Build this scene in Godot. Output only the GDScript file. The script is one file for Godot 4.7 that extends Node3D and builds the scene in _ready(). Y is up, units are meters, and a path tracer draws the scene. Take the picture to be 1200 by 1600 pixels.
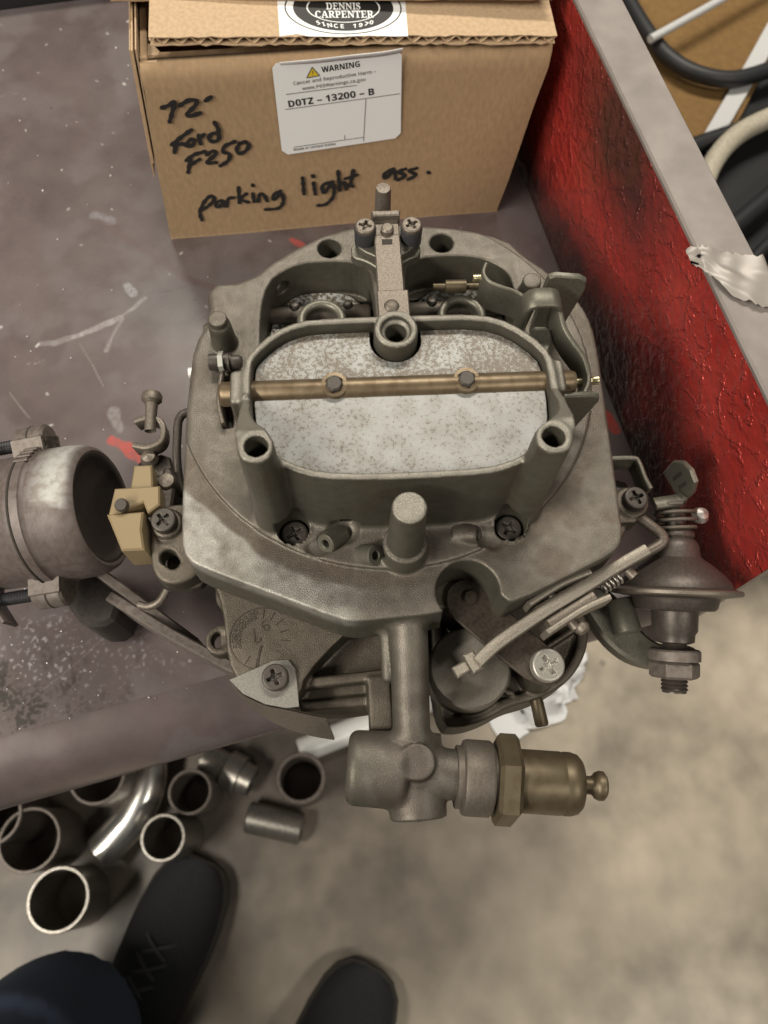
extends Node3D
# Units inside the helpers are millimetres; they are written out as metres.

# ---------------------------------------------------------------- mesh collector
class Geo:
	var v := PackedVector3Array()
	var n := PackedVector3Array()
	var c := PackedColorArray()
	var u := PackedVector2Array()
	var idx := PackedInt32Array()
	var xf := Transform3D()
	var col := Color(1, 1, 1)

	func vert(p: Vector3, nn: Vector3, uv := Vector2.ZERO) -> int:
		v.append(xf * p)
		n.append((xf.basis * nn).normalized())
		c.append(col)
		u.append(uv)
		return v.size() - 1

	func tri(a: int, b: int, d: int) -> void:
		var g := (v[b] - v[a]).cross(v[d] - v[a])
		if g.dot(n[a] + n[b] + n[d]) > 0.0:
			idx.append_array([a, d, b])
		else:
			idx.append_array([a, b, d])

	func quad(a: int, b: int, d: int, e: int) -> void:
		tri(a, b, d)
		tri(a, d, e)

	func face(p: Array, nn: Vector3, uv: Array = []) -> void:
		var first := v.size()
		for k in p.size():
			vert(p[k], nn, uv[k] if uv.size() else Vector2.ZERO)
		for k in range(1, p.size() - 1):
			tri(first, first + k, first + k + 1)

	# surface of revolution: profile of (radius, height) points, from base along axis
	func lathe(profile: Array, base: Vector3, axis: Vector3, segs := 40, flat := false, turn := 0.0, sharp := 38.0) -> void:
		var w := axis.normalized()
		var s := (Vector3.RIGHT if absf(w.x) < 0.9 else Vector3.BACK)
		s = (s - w * s.dot(w)).normalized()
		var t := w.cross(s)
		var m := profile.size()
		var en: Array[Vector2] = []
		for k in m - 1:
			var d: Vector2 = profile[k + 1] - profile[k]
			en.append(Vector2(d.y, -d.x).normalized())
		for k in m - 1:
			var n0 := en[k]
			var n1 := en[k]
			if k > 0 and en[k].dot(en[k - 1]) > cos(deg_to_rad(sharp)):
				n0 = (en[k] + en[k - 1]).normalized()
			if k < m - 2 and en[k].dot(en[k + 1]) > cos(deg_to_rad(sharp)):
				n1 = (en[k] + en[k + 1]).normalized()
			var first := v.size()
			for j in segs + 1:
				var a := TAU * j / segs + turn
				var ds := s * cos(a) + t * sin(a)
				if flat:
					var am := TAU * (j + 0.5) / segs + turn
					var a2 := TAU * (j + 1) / segs + turn
					var dm := s * cos(am) + t * sin(am)
					var d2 := s * cos(a2) + t * sin(a2)
					if j < segs:
						var p0: Vector2 = profile[k]
						var p1: Vector2 = profile[k + 1]
						var q := v.size()
						var nf := dm * en[k].x + w * en[k].y
						vert(base + ds * p0.x + w * p0.y, nf)
						vert(base + d2 * p0.x + w * p0.y, nf)
						vert(base + d2 * p1.x + w * p1.y, nf)
						vert(base + ds * p1.x + w * p1.y, nf)
						quad(q, q + 1, q + 2, q + 3)
					continue
				vert(base + ds * profile[k].x + w * profile[k].y, ds * n0.x + w * n0.y, Vector2(float(j) / segs, float(k) / m))
				vert(base + ds * profile[k + 1].x + w * profile[k + 1].y, ds * n1.x + w * n1.y, Vector2(float(j) / segs, float(k + 1) / m))
			if not flat:
				for j in segs:
					var q := first + j * 2
					quad(q, q + 2, q + 3, q + 1)

	# extruded outline (x, z) between y0 and y1 with a chamfer
	func prism(pts: PackedVector2Array, y0: float, y1: float, bev := 0.3, smooth_deg := 35.0) -> void:
		var p := pts.duplicate()
		if Geometry2D.is_polygon_clockwise(p):
			p.reverse()
		var m := p.size()
		var en: Array[Vector2] = []
		for k in m:
			var d := (p[(k + 1) % m] - p[k]).normalized()
			en.append(Vector2(d.y, -d.x))
		var vn: Array[Vector2] = []
		for k in m:
			var a := en[(k + m - 1) % m]
			var b := en[k]
			vn.append((a + b) / maxf(0.35, 1.0 + a.dot(b)))
		var cs := cos(deg_to_rad(smooth_deg))
		var inner := PackedVector2Array()
		for k in m:
			inner.append(p[k] - vn[k] * bev)
		for k in m:
			var k2 := (k + 1) % m
			var na := en[k]
			var nb := en[k]
			if en[(k + m - 1) % m].dot(en[k]) > cs:
				na = vn[k].normalized()
			if en[k2].dot(en[k]) > cs:
				nb = vn[k2].normalized()
			var A := Vector3(na.x, 0, na.y)
			var B := Vector3(nb.x, 0, nb.y)
			var pa := Vector3(p[k].x, 0, p[k].y)
			var pb := Vector3(p[k2].x, 0, p[k2].y)
			var ia := Vector3(inner[k].x, 0, inner[k].y)
			var ib := Vector3(inner[k2].x, 0, inner[k2].y)
			var up := Vector3.UP
			var q := vert(pa + up * (y0 + bev), A)
			vert(pb + up * (y0 + bev), B)
			vert(pb + up * (y1 - bev), B)
			vert(pa + up * (y1 - bev), A)
			quad(q, q + 1, q + 2, q + 3)
			if bev > 0.0:
				q = vert(pa + up * (y1 - bev), A + up)
				vert(pb + up * (y1 - bev), B + up)
				vert(ib + up * y1, B + up)
				vert(ia + up * y1, A + up)
				quad(q, q + 1, q + 2, q + 3)
				q = vert(pa + up * (y0 + bev), A - up)
				vert(pb + up * (y0 + bev), B - up)
				vert(ib + up * y0, B - up)
				vert(ia + up * y0, A - up)
				quad(q, q + 1, q + 2, q + 3)
		var t := Geometry2D.triangulate_polygon(inner)
		for side in [[y1, Vector3.UP], [y0, Vector3.DOWN]]:
			var first := v.size()
			for k in m:
				vert(Vector3(inner[k].x, side[0], inner[k].y), side[1], inner[k])
			for k in range(0, t.size(), 3):
				tri(first + t[k], first + t[k + 1], first + t[k + 2])

	# sweep of a closed cross-section (side, up) along a path; up0 fixes the frame (width direction when given)
	func sweep(path: PackedVector3Array, cross: PackedVector2Array, side0 := Vector3.ZERO, smooth_deg := 50.0, scales: Array = [], closed := false) -> void:
		var m := path.size()
		var cn := cross.size()
		var x := cross.duplicate()
		if Geometry2D.is_polygon_clockwise(x):
			x.reverse()
		var en: Array[Vector2] = []
		for k in cn:
			var d := (x[(k + 1) % cn] - x[k]).normalized()
			en.append(Vector2(d.y, -d.x))
		var cs := cos(deg_to_rad(smooth_deg))
		var s := side0
		var frames: Array = []
		for k in m:
			var a := path[(k + m - 1) % m] if closed else path[maxi(k - 1, 0)]
			var b := path[(k + 1) % m] if closed else path[mini(k + 1, m - 1)]
			var t := (b - a).normalized()
			if s == Vector3.ZERO:
				s = t.cross(Vector3.UP if absf(t.y) < 0.9 else Vector3.RIGHT).normalized()
			if side0 != Vector3.ZERO:
				s = side0
			s = (s - t * s.dot(t)).normalized()
			frames.append([s, t.cross(s).normalized(), t])
		for e in cn:
			var na := en[e]
			var nb := en[e]
			if en[(e + cn - 1) % cn].dot(en[e]) > cs:
				na = (en[e] + en[(e + cn - 1) % cn]).normalized()
			if en[(e + 1) % cn].dot(en[e]) > cs:
				nb = (en[e] + en[(e + 1) % cn]).normalized()
			var pa := x[e]
			var pb := x[(e + 1) % cn]
			var first := v.size()
			for k in m:
				var f: Array = frames[k]
				var sc: float = scales[k] if scales.size() else 1.0
				vert(path[k] + (f[0] * pa.x + f[1] * pa.y) * sc, f[0] * na.x + f[1] * na.y, Vector2(float(e) / cn, float(k) / m))
				vert(path[k] + (f[0] * pb.x + f[1] * pb.y) * sc, f[0] * nb.x + f[1] * nb.y, Vector2(float(e + 1) / cn, float(k) / m))
			for k in (m if closed else m - 1):
				var q := first + k * 2
				var r := first + ((k + 1) % m) * 2
				quad(q, q + 1, r + 1, r)
		if not closed:
			for e in [0, m - 1]:
				var f: Array = frames[e]
				var sc: float = scales[e] if scales.size() else 1.0
				var pts := []
				for k in cn:
					pts.append(path[e] + (f[0] * x[k].x + f[1] * x[k].y) * sc)
				face(pts, f[2] * (-1.0 if e == 0 else 1.0))

	func tube(path: PackedVector3Array, r: float, segs := 14, closed := false, scales: Array = []) -> void:
		var x := PackedVector2Array()
		for k in segs:
			x.append(Vector2(cos(TAU * k / segs), sin(TAU * k / segs)) * r)
		sweep(path, x, Vector3.ZERO, 60.0, scales, closed)

	func strip(path: PackedVector3Array, wdir: Vector3, w: float, t: float) -> void:
		var e := minf(t * 0.3, 0.4)
		var a := w / 2.0
		var b := t / 2.0
		sweep(path, PackedVector2Array([Vector2(-a + e, -b), Vector2(a - e, -b), Vector2(a, -b + e), Vector2(a, b - e), Vector2(a - e, b), Vector2(-a + e, b), Vector2(-a, b - e), Vector2(-a, -b + e)]), wdir, 50.0)

	func box(lo: Vector3, hi: Vector3, bev := 0.3) -> void:
		prism(PackedVector2Array([Vector2(lo.x, lo.z), Vector2(hi.x, lo.z), Vector2(hi.x, hi.z), Vector2(lo.x, hi.z)]), lo.y, hi.y, bev, 20.0)

	func mesh() -> ArrayMesh:
		var am := ArrayMesh.new()
		add_to(am)
		return am

	func add_to(am: ArrayMesh) -> void:
		var a := []
		a.resize(Mesh.ARRAY_MAX)
		var s := PackedVector3Array()
		s.resize(v.size())
		for k in v.size():
			s[k] = v[k] * 0.001
		a[Mesh.ARRAY_VERTEX] = s
		a[Mesh.ARRAY_NORMAL] = n
		a[Mesh.ARRAY_COLOR] = c
		a[Mesh.ARRAY_TEX_UV] = u
		a[Mesh.ARRAY_INDEX] = idx
		am.add_surface_from_arrays(Mesh.PRIMITIVE_TRIANGLES, a)


# ---------------------------------------------------------------- castings: distance field meshed as surface nets
class Prim:
	var kind := 0
	var add := true
	var k := 0.0
	var a := Vector3.ZERO
	var b := Vector3.ZERO
	var r1 := 0.0
	var r2 := 0.0
	var rd := 0.0
	var y0 := 0.0
	var y1 := 0.0
	var taper := 0.0
	var inv := Basis()
	var grid := PackedFloat32Array()
	var lo := Vector3.ZERO
	var hi := Vector3.ZERO

class Field:
	const N := 14
	var cell := 0.8
	var lo := Vector3.ZERO
	var cx := 0
	var cy := 0
	var cz := 0
	var bx := 0
	var by := 0
	var bz := 0
	var gw := 0
	var gh := 0
	var prims: Array[Prim] = []
	var results: Array = []

	func _init(from: Vector3, to: Vector3, c: float) -> void:
		cell = c
		lo = from
		bx = ceili((to.x - from.x) / (c * N))
		by = ceili((to.y - from.y) / (c * N))
		bz = ceili((to.z - from.z) / (c * N))
		gw = bx * N + 3
		gh = bz * N + 3

	func put(p: Prim, add: bool, k: float) -> void:
		p.add = add
		p.k = k
		prims.append(p)

	func poly(pts: PackedVector2Array, y0: float, y1: float, rd := 0.6, k := 0.0, add := true, taper := 0.0, round_n := 2) -> void:
		var q := pts
		for r in round_n:
			var s := PackedVector2Array()
			for j in q.size():
				var A := q[j]
				var B := q[(j + 1) % q.size()]
				s.append(A.lerp(B, 0.25))
				s.append(A.lerp(B, 0.75))
			q = s
		var p := Prim.new()
		p.kind = 0
		p.y0 = y0
		p.y1 = y1
		p.rd = rd
		p.taper = taper
		var l := q[0]
		var h := q[0]
		for e in q:
			l = l.min(e)
			h = h.max(e)
		var more := taper * (y1 - y0)
		p.lo = Vector3(l.x - more, y0, l.y - more)
		p.hi = Vector3(h.x + more, y1, h.y + more)
		p.grid.resize(gw * gh)
		p.grid.fill(9.0)
		var m := q.size()
		for jz in gh:
			var z := lo.z + (jz - 1) * cell
			if z < p.lo.z - 7 or z > p.hi.z + 7:
				continue
			for jx in gw:
				var x := lo.x + (jx - 1) * cell
				if x < p.lo.x - 7 or x > p.hi.x + 7:
					continue
				var best := 1e9
				var inside := false
				var A := q[m - 1]
				for e in m:
					var B := q[e]
					var ex := B.x - A.x
					var ez := B.y - A.y
					var wx := x - A.x
					var wz := z - A.y
					var t := clampf((wx * ex + wz * ez) / (ex * ex + ez * ez), 0.0, 1.0)
					var dx := wx - ex * t
					var dz := wz - ez * t
					best = minf(best, dx * dx + dz * dz)
					if (A.y > z) != (B.y > z) and x < ex * (z - A.y) / ez + A.x:
						inside = not inside
					A = B
				p.grid[jz * gw + jx] = -sqrt(best) if inside else sqrt(best)
		put(p, add, k)

	func cyl(a: Vector3, b: Vector3, r1: float, r2: float, rd := 0.4, k := 0.0, add := true) -> void:
		var p := Prim.new()
		p.kind = 1
		p.a = a
		p.b = b
		p.r1 = r1
		p.r2 = r2
		p.rd = rd
		var r := Vector3.ONE * maxf(r1, r2)
		p.lo = a.min(b) - r
		p.hi = a.max(b) + r
		put(p, add, k)

	func box(c: Vector3, h: Vector3, basis := Basis(), rd := 0.5, k := 0.0, add := true) -> void:
		var p := Prim.new()
		p.kind = 2
		p.a = c
		p.b = h
		p.inv = basis.inverse()
		p.rd = rd
		var r := Vector3.ONE * h.length()
		p.lo = c - r
		p.hi = c + r
		put(p, add, k)

	func cap(a: Vector3, b: Vector3, r1: float, r2: float, k := 0.0, add := true) -> void:
		cyl(a, b, r1, r2, 0.0, k, add)
		prims[-1].kind = 3

	func outside(r: float, y: float, k: float) -> void:
		var p := Prim.new()
		p.kind = 4
		p.r1 = r
		p.y0 = y
		p.lo = Vector3(-999, y, -999)
		p.hi = Vector3(999, 999, 999)
		put(p, false, k)

	func block(n: int) -> void:
		var ix := n % bx
		var iy := (n / bx) % by
		var iz := n / (bx * by)
		var from := lo + Vector3(ix, iy, iz) * (N * cell)
		var to := from + Vector3.ONE * (N * cell)
		var used: Array[Prim] = []
		var any := false
		for p in prims:
			var g := p.k + 2.0 * cell
			if p.lo.x - g < to.x and p.hi.x + g > from.x and p.lo.y - g < to.y and p.hi.y + g > from.y and p.lo.z - g < to.z and p.hi.z + g > from.z:
				used.append(p)
				any = any or p.add
		if not any:
			return
		var mid := PackedFloat32Array([50.0])
		for p in used:
			apply(p, mid, 1, (from + to) / 2.0, ix * N + N / 2 + 1, iz * N + N / 2 + 1)
		if absf(mid[0]) > N * cell * 0.95 + 1.0:
			return
		var M := N + 2
		var D := PackedFloat32Array()
		D.resize(M * M * M)
		D.fill(50.0)
		for p in used:
			apply(p, D, M, from - Vector3.ONE * cell, ix * N, iz * N)
		var verts := PackedVector3Array()
		var norms := PackedVector3Array()
		var idx := PackedInt32Array()
		var C := N + 1
		var at := PackedInt32Array()
		at.resize(C * C * C)
		at.fill(-1)
		for z in C:
			for y in C:
				for x in C:
					var o := (z * M + y) * M + x
					var d0 := D[o]
					var d1 := D[o + 1]
					var d2 := D[o + M]
					var d3 := D[o + M + 1]
					var d4 := D[o + M * M]
					var d5 := D[o + M * M + 1]
					var d6 := D[o + M * M + M]
					var d7 := D[o + M * M + M + 1]
					var mask := int(d0 < 0) + int(d1 < 0) + int(d2 < 0) + int(d3 < 0) + int(d4 < 0) + int(d5 < 0) + int(d6 < 0) + int(d7 < 0)
					if mask == 0 or mask == 8:
						continue
					var s := Vector3.ZERO
					var cnt := 0
					if (d0 < 0) != (d1 < 0): s += Vector3(d0 / (d0 - d1), 0, 0); cnt += 1
					if (d2 < 0) != (d3 < 0): s += Vector3(d2 / (d2 - d3), 1, 0); cnt += 1
					if (d4 < 0) != (d5 < 0): s += Vector3(d4 / (d4 - d5), 0, 1); cnt += 1
					if (d6 < 0) != (d7 < 0): s += Vector3(d6 / (d6 - d7), 1, 1); cnt += 1
					if (d0 < 0) != (d2 < 0): s += Vector3(0, d0 / (d0 - d2), 0); cnt += 1
					if (d1 < 0) != (d3 < 0): s += Vector3(1, d1 / (d1 - d3), 0); cnt += 1
					if (d4 < 0) != (d6 < 0): s += Vector3(0, d4 / (d4 - d6), 1); cnt += 1
					if (d5 < 0) != (d7 < 0): s += Vector3(1, d5 / (d5 - d7), 1); cnt += 1
					if (d0 < 0) != (d4 < 0): s += Vector3(0, 0, d0 / (d0 - d4)); cnt += 1
					if (d1 < 0) != (d5 < 0): s += Vector3(1, 0, d1 / (d1 - d5)); cnt += 1
					if (d2 < 0) != (d6 < 0): s += Vector3(0, 1, d2 / (d2 - d6)); cnt += 1
					if (d3 < 0) != (d7 < 0): s += Vector3(1, 1, d3 / (d3 - d7)); cnt += 1
					s /= cnt
					var gx := lerpf(lerpf(d1 - d0, d3 - d2, s.y), lerpf(d5 - d4, d7 - d6, s.y), s.z)
					var gy := lerpf(lerpf(d2 - d0, d3 - d1, s.x), lerpf(d6 - d4, d7 - d5, s.x), s.z)
					var gz := lerpf(lerpf(d4 - d0, d5 - d1, s.x), lerpf(d6 - d2, d7 - d3, s.x), s.y)
					at[(z * C + y) * C + x] = verts.size()
					verts.append(from + (Vector3(x, y, z) + s - Vector3.ONE) * cell)
					norms.append(Vector3(gx, gy, gz).normalized())
		var st := [1, M, M * M]
		var ct := [1, C, C * C]
		for z in range(1, C):
			for y in range(1, C):
				for x in range(1, C):
					var o := (z * M + y) * M + x
					var cc := (z * C + y) * C + x
					var d0 := D[o] < 0
					for ax in 3:
						var so: int = st[ax]
						if d0 == (D[o + so] < 0):
							continue
						var u1: int = ct[(ax + 1) % 3]
						var u2: int = ct[(ax + 2) % 3]
						var q0 := at[cc]
						var q1 := at[cc - u1]
						var q2 := at[cc - u1 - u2]
						var q3 := at[cc - u2]
						if q0 < 0 or q1 < 0 or q2 < 0 or q3 < 0:
							continue
						if d0:
							idx.append_array([q0, q2, q1, q0, q3, q2])
						else:
							idx.append_array([q0, q1, q2, q0, q2, q3])
		if verts.size():
			results[n] = [verts, norms, idx]

	func apply(p: Prim, D: PackedFloat32Array, M: int, from: Vector3, gx: int, gz: int) -> void:
		var o := 0
		var k := p.k
		var kind := p.kind
		var ax := p.b - p.a
		var L := ax.length()
		var dir := ax / L if L > 0.0 else Vector3.UP
		for z in M:
			for y in M:
				for x in M:
					var q := from + Vector3(x, y, z) * cell
					var d := 0.0
					if kind == 0:
						var d2 := p.grid[(gz + z) * gw + gx + x] + p.taper * (q.y - p.y1) + p.rd
						var dy := absf(q.y - (p.y0 + p.y1) * 0.5) - (p.y1 - p.y0) * 0.5 + p.rd
						if d2 > 0.0 and dy > 0.0:
							d = sqrt(d2 * d2 + dy * dy) - p.rd
						else:
							d = maxf(d2, dy) - p.rd
					elif kind == 1:
						var w := q - p.a
						var h := w.dot(dir)
						var rad := sqrt(maxf(w.length_squared() - h * h, 0.0))
						var d2 := rad - lerpf(p.r1, p.r2, clampf(h / L, 0.0, 1.0)) + p.rd
						var dy := absf(h - L * 0.5) - L * 0.5 + p.rd
						if d2 > 0.0 and dy > 0.0:
							d = sqrt(d2 * d2 + dy * dy) - p.rd
						else:
							d = maxf(d2, dy) - p.rd
					elif kind == 2:
						var w := (p.inv * (q - p.a)).abs() - p.b + Vector3.ONE * p.rd
						d = w.max(Vector3.ZERO).length() + minf(maxf(w.x, maxf(w.y, w.z)), 0.0) - p.rd
					elif kind == 3:
						var w := q - p.a
						var t := clampf(w.dot(dir) / L, 0.0, 1.0)
						d = (w - ax * t).length() - lerpf(p.r1, p.r2, t)
					else:
						d = maxf(p.r1 - sqrt(q.x * q.x + q.z * q.z), p.y0 - q.y)
					var e := D[o]
					if p.add:
						if k > 0.0:
							var h := maxf(k - absf(e - d), 0.0)
							D[o] = minf(e, d) - h * h / (4.0 * k)
						else:
							D[o] = minf(e, d)
					else:
						if k > 0.0:
							var h := maxf(k - absf(e + d), 0.0)
							D[o] = maxf(e, -d) + h * h / (4.0 * k)
						else:
							D[o] = maxf(e, -d)
					o += 1

	func run(paint: Callable) -> Geo:
		results.resize(bx * by * bz)
		var task := WorkerThreadPool.add_group_task(block, bx * by * bz)
		WorkerThreadPool.wait_for_group_task_completion(task)
		var g := Geo.new()
		for r in results:
			if r == null:
				continue
			var first := g.v.size()
			g.v.append_array(r[0])
			g.n.append_array(r[1])
			var t: PackedInt32Array = r[2]
			for e in range(0, t.size(), 3):
				g.tri(t[e] + first, t[e + 1] + first, t[e + 2] + first)
		results.clear()
		g.u.resize(g.v.size())
		g.c.resize(g.v.size())
		for e in g.v.size():
			g.c[e] = paint.call(g.v[e], g.n[e])
		return g

# ---------------------------------------------------------------- materials
var T := {}
var M := {}

func noise_tex(size: int, freq: float, oct: int, lo: float, hi: float, seed_n: int, type := FastNoiseLite.TYPE_SIMPLEX_SMOOTH, contrast := 0.0) -> NoiseTexture2D:
	var f := FastNoiseLite.new()
	f.noise_type = type
	f.seed = seed_n
	f.frequency = freq
	f.fractal_octaves = oct
	f.fractal_type = FastNoiseLite.FRACTAL_FBM if oct > 1 else FastNoiseLite.FRACTAL_NONE
	var t := NoiseTexture2D.new()
	t.width = size
	t.height = size
	t.seamless = true
	t.noise = f
	var g := Gradient.new()
	g.offsets = PackedFloat32Array([contrast, 1.0 - contrast])
	g.colors = PackedColorArray([Color(lo, lo, lo), Color(hi, hi, hi)])
	t.color_ramp = g
	return t

func ramp_tex(size: int, freq: float, oct: int, seed_n: int, offs: Array, cols: Array, type := FastNoiseLite.TYPE_SIMPLEX_SMOOTH) -> NoiseTexture2D:
	var t := noise_tex(size, freq, oct, 0, 1, seed_n, type)
	var g := Gradient.new()
	g.offsets = PackedFloat32Array(offs)
	var pc := PackedColorArray()
	for c in cols:
		pc.append((c as Color).linear_to_srgb())
	g.colors = pc
	t.color_ramp = g
	return t

# colour is linear; period of the texture in millimetres
func mat(called: String, c: Color, rough: float, metal: float, tex: Texture2D = null, period := 40.0, bump: Texture2D = null, depth_mm := 0.1, vcol := false, rough_tex: Texture2D = null) -> StandardMaterial3D:
	var m := StandardMaterial3D.new()
	m.resource_name = called
	m.albedo_color = c.linear_to_srgb()
	m.roughness = rough
	m.metallic = metal
	m.vertex_color_use_as_albedo = vcol
	if tex or bump or rough_tex:
		m.uv1_triplanar = true
		m.uv1_scale = Vector3.ONE * (1000.0 / period)
		m.albedo_texture = tex
		if rough_tex:
			m.roughness_texture = rough_tex
		if bump:
			m.heightmap_enabled = true
			m.heightmap_texture = bump
			m.heightmap_scale = depth_mm * 0.1
	M[called] = m
	return m

func make_materials() -> void:
	T.grain = noise_tex(512, 0.03, 5, 0.84, 1.0, 3, FastNoiseLite.TYPE_SIMPLEX_SMOOTH, 0.1)
	T.fine = noise_tex(512, 0.12, 3, 0.0, 1.0, 5, FastNoiseLite.TYPE_SIMPLEX_SMOOTH, 0.1)
	T.rough = noise_tex(256, 0.03, 4, 0.7, 1.0, 8, FastNoiseLite.TYPE_SIMPLEX_SMOOTH, 0.2)
	T.dust = ramp_tex(512, 0.03, 5, 11, [0.3, 0.52, 0.62, 0.8], [Color(0.74, 0.70, 0.66), Color(0.95, 0.93, 0.91), Color(1, 1, 1), Color(1.0, 1.0, 1.0)])
	T.zinc_rear = ramp_tex(768, 0.02, 6, 27, [0.40, 0.475, 0.515, 0.62], [Color(0.175, 0.145, 0.11), Color(0.23, 0.195, 0.155), Color(0.44, 0.43, 0.41), Color(0.58, 0.585, 0.58)])
	T.zinc_rear.noise.fractal_gain = 0.62
	T.soft = noise_tex(512, 0.012, 5, 0.84, 1.0, 77, FastNoiseLite.TYPE_SIMPLEX_SMOOTH, 0.1)
	T.brass = ramp_tex(256, 0.02, 4, 31, [0.2, 0.5, 0.8], [Color(0.7, 0.65, 0.6), Color(0.9, 0.88, 0.84), Color(1, 1, 1)])
	T.hammer = noise_tex(512, 0.022, 2, 0.0, 1.0, 41, FastNoiseLite.TYPE_CELLULAR, 0.0)
	T.board = noise_tex(512, 0.05, 5, 0.90, 1.0, 51, FastNoiseLite.TYPE_SIMPLEX_SMOOTH, 0.1)
	T.knit = noise_tex(256, 0.25, 2, 0.5, 1.0, 61, FastNoiseLite.TYPE_VALUE, 0.1)

	mat("cast", Color(1, 1, 1), 0.5, 0.5, cast_texture(), 30.0, T.fine, 0.09, true)
	mat("steel_dusty", Color(0.17, 0.145, 0.12), 0.55, 0.5, T.grain, 18.0, T.fine, 0.03)
	mat("steel_bright", Color(0.55, 0.52, 0.47), 0.38, 0.85, T.grain, 12.0)
	mat("lever", Color(0.205, 0.178, 0.15), 0.48, 0.55, T.dust, 15.0, T.fine, 0.03)
	mat("lever_worn", Color(0.34, 0.31, 0.265), 0.42, 0.6, T.dust, 9.0, T.fine, 0.04)
	mat("block_dark", Color(0.115, 0.10, 0.085), 0.55, 0.3, T.grain, 12.0)
	mat("plated", Color(0.20, 0.188, 0.152), 0.45, 0.55, T.grain, 18.0, T.fine, 0.03)
	mat("screw_dark", Color(0.115, 0.10, 0.088), 0.5, 0.5, T.grain, 9.0)
	mat("screw_black", Color(0.055, 0.055, 0.06), 0.5, 0.3)
	mat("screw_chrome", Color(0.52, 0.49, 0.44), 0.4, 0.6, T.grain, 9.0)
	mat("strap", Color(0.085, 0.068, 0.055), 0.5, 0.35, T.dust, 24.0)
	mat("brass_dull", Color(0.14, 0.112, 0.072), 0.45, 0.55, T.brass, 30.0, T.fine, 0.015)
	mat("brass_shaft", Color(0.20, 0.152, 0.098), 0.4, 0.6, T.brass, 22.0, T.fine, 0.02)
	mat("brass_bright", Color(0.75, 0.66, 0.42), 0.3, 0.9)
	mat("choke_rear", Color(1, 1, 1), 0.6, 0.25, T.zinc_rear, 34.0, T.fine, 0.03)
	var zp := mat("choke_zinc", Color(1, 1, 1), 0.5, 0.25)
	zp.albedo_texture = zinc_texture()
	mat("dash_grey", Color(0.098, 0.084, 0.075), 0.45, 0.5, T.dust, 22.0)
	mat("alu_cap", Color(0.45, 0.44, 0.42), 0.42, 0.6, T.dust, 60.0, T.fine, 0.03)
	mat("alu_dusty", Color(0.17, 0.145, 0.13), 0.55, 0.3, T.dust, 40.0, T.fine, 0.03)
	mat("bakelite", Color(0.13, 0.105, 0.098), 0.5, 0.0, T.dust, 40.0)
	mat("cover_shade", Color(0.032, 0.025, 0.022), 0.6, 0.0, T.dust, 40.0)  # shade of the housing face and foot put into the colour, with grime
	mat("pump_cover_metal", Color(0.185, 0.165, 0.138), 0.5, 0.4, T.grain, 14.0, T.fine, 0.04)
	mat("nylon", Color(0.26, 0.195, 0.108), 0.45, 0.0)
	mat("white_nut", Color(0.5, 0.5, 0.45), 0.45, 0.3)
	mat("gap_dark", Color(0.035, 0.028, 0.022), 0.8, 0.0)  # near-black, painted for the shade inside bores, holes and slots; also seams
	mat("bench_edge", Color(0.15, 0.115, 0.115), 0.34, 0.0, T.dust, 90.0, T.fine, 0.02)
	mat("flange_paint", Color(0.285, 0.25, 0.232), 0.5, 0.1, T.soft, 140.0)
	mat("cardboard", Color(0.43, 0.288, 0.165), 0.85, 0.0, T.board, 45.0, T.fine, 0.02)
	mat("cardboard_light", Color(0.58, 0.415, 0.26), 0.85, 0.0, T.board, 45.0, T.fine, 0.02)
	stretch_board()
	mat("cardboard_dark", Color(0.20, 0.13, 0.075), 0.9, 0.0)
	mat("label_white", Color(0.86, 0.865, 0.87), 0.45, 0.0)
	mat("ink", Color(0.018, 0.017, 0.017), 0.55, 0.0)
	mat("ink_grey", Color(0.10, 0.10, 0.10), 0.6, 0.0)
	mat("yellow_ink", Color(0.75, 0.55, 0.03), 0.6, 0.0)
	mat("tube_steel", Color(0.33, 0.315, 0.29), 0.38, 0.8, T.dust, 60.0)
	mat("tube_dark", Color(0.19, 0.165, 0.148), 0.5, 0.45, T.dust, 60.0)
	mat("tube_chrome", Color(0.8, 0.78, 0.74), 0.25, 0.95)
	mat("tube_sheen_white", Color(0.88, 0.88, 0.86), 0.4, 0.1)  # reflected light on a polished pipe, painted as white
	mat("foil", Color(0.33, 0.30, 0.275), 0.42, 0.15)
	mat("shoe_knit", Color(0.032, 0.034, 0.039), 0.85, 0.0, T.knit, 30.0, T.knit, 0.6)
	mat("shoe_sole", Color(0.05, 0.045, 0.04), 0.7, 0.0)
	mat("lace", Color(0.05, 0.051, 0.055), 0.8, 0.0)
	mat("denim", Color(0.045, 0.066, 0.115), 0.9, 0.0, T.grain, 20.0, T.knit, 0.2)
	mat("skin", Color(0.42, 0.26, 0.19), 0.6, 0.0)
	mat("rubber", Color(0.022, 0.022, 0.024), 0.5, 0.0)
	mat("tub_black", Color(0.012, 0.012, 0.013), 0.6, 0.0)
	mat("brown_board", Color(0.25, 0.14, 0.045), 0.85, 0.0, T.board, 300.0)
	mat("rod_white", Color(0.66, 0.66, 0.66), 0.45, 0.0)
	mat("hose_cream", Color(0.62, 0.57, 0.46), 0.45, 0.0, T.dust, 50.0)
	mat("rag", Color(0.78, 0.78, 0.79), 0.85, 0.0)
	mat("dust_bits", Color(0.62, 0.60, 0.58), 0.5, 0.3)

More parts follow.
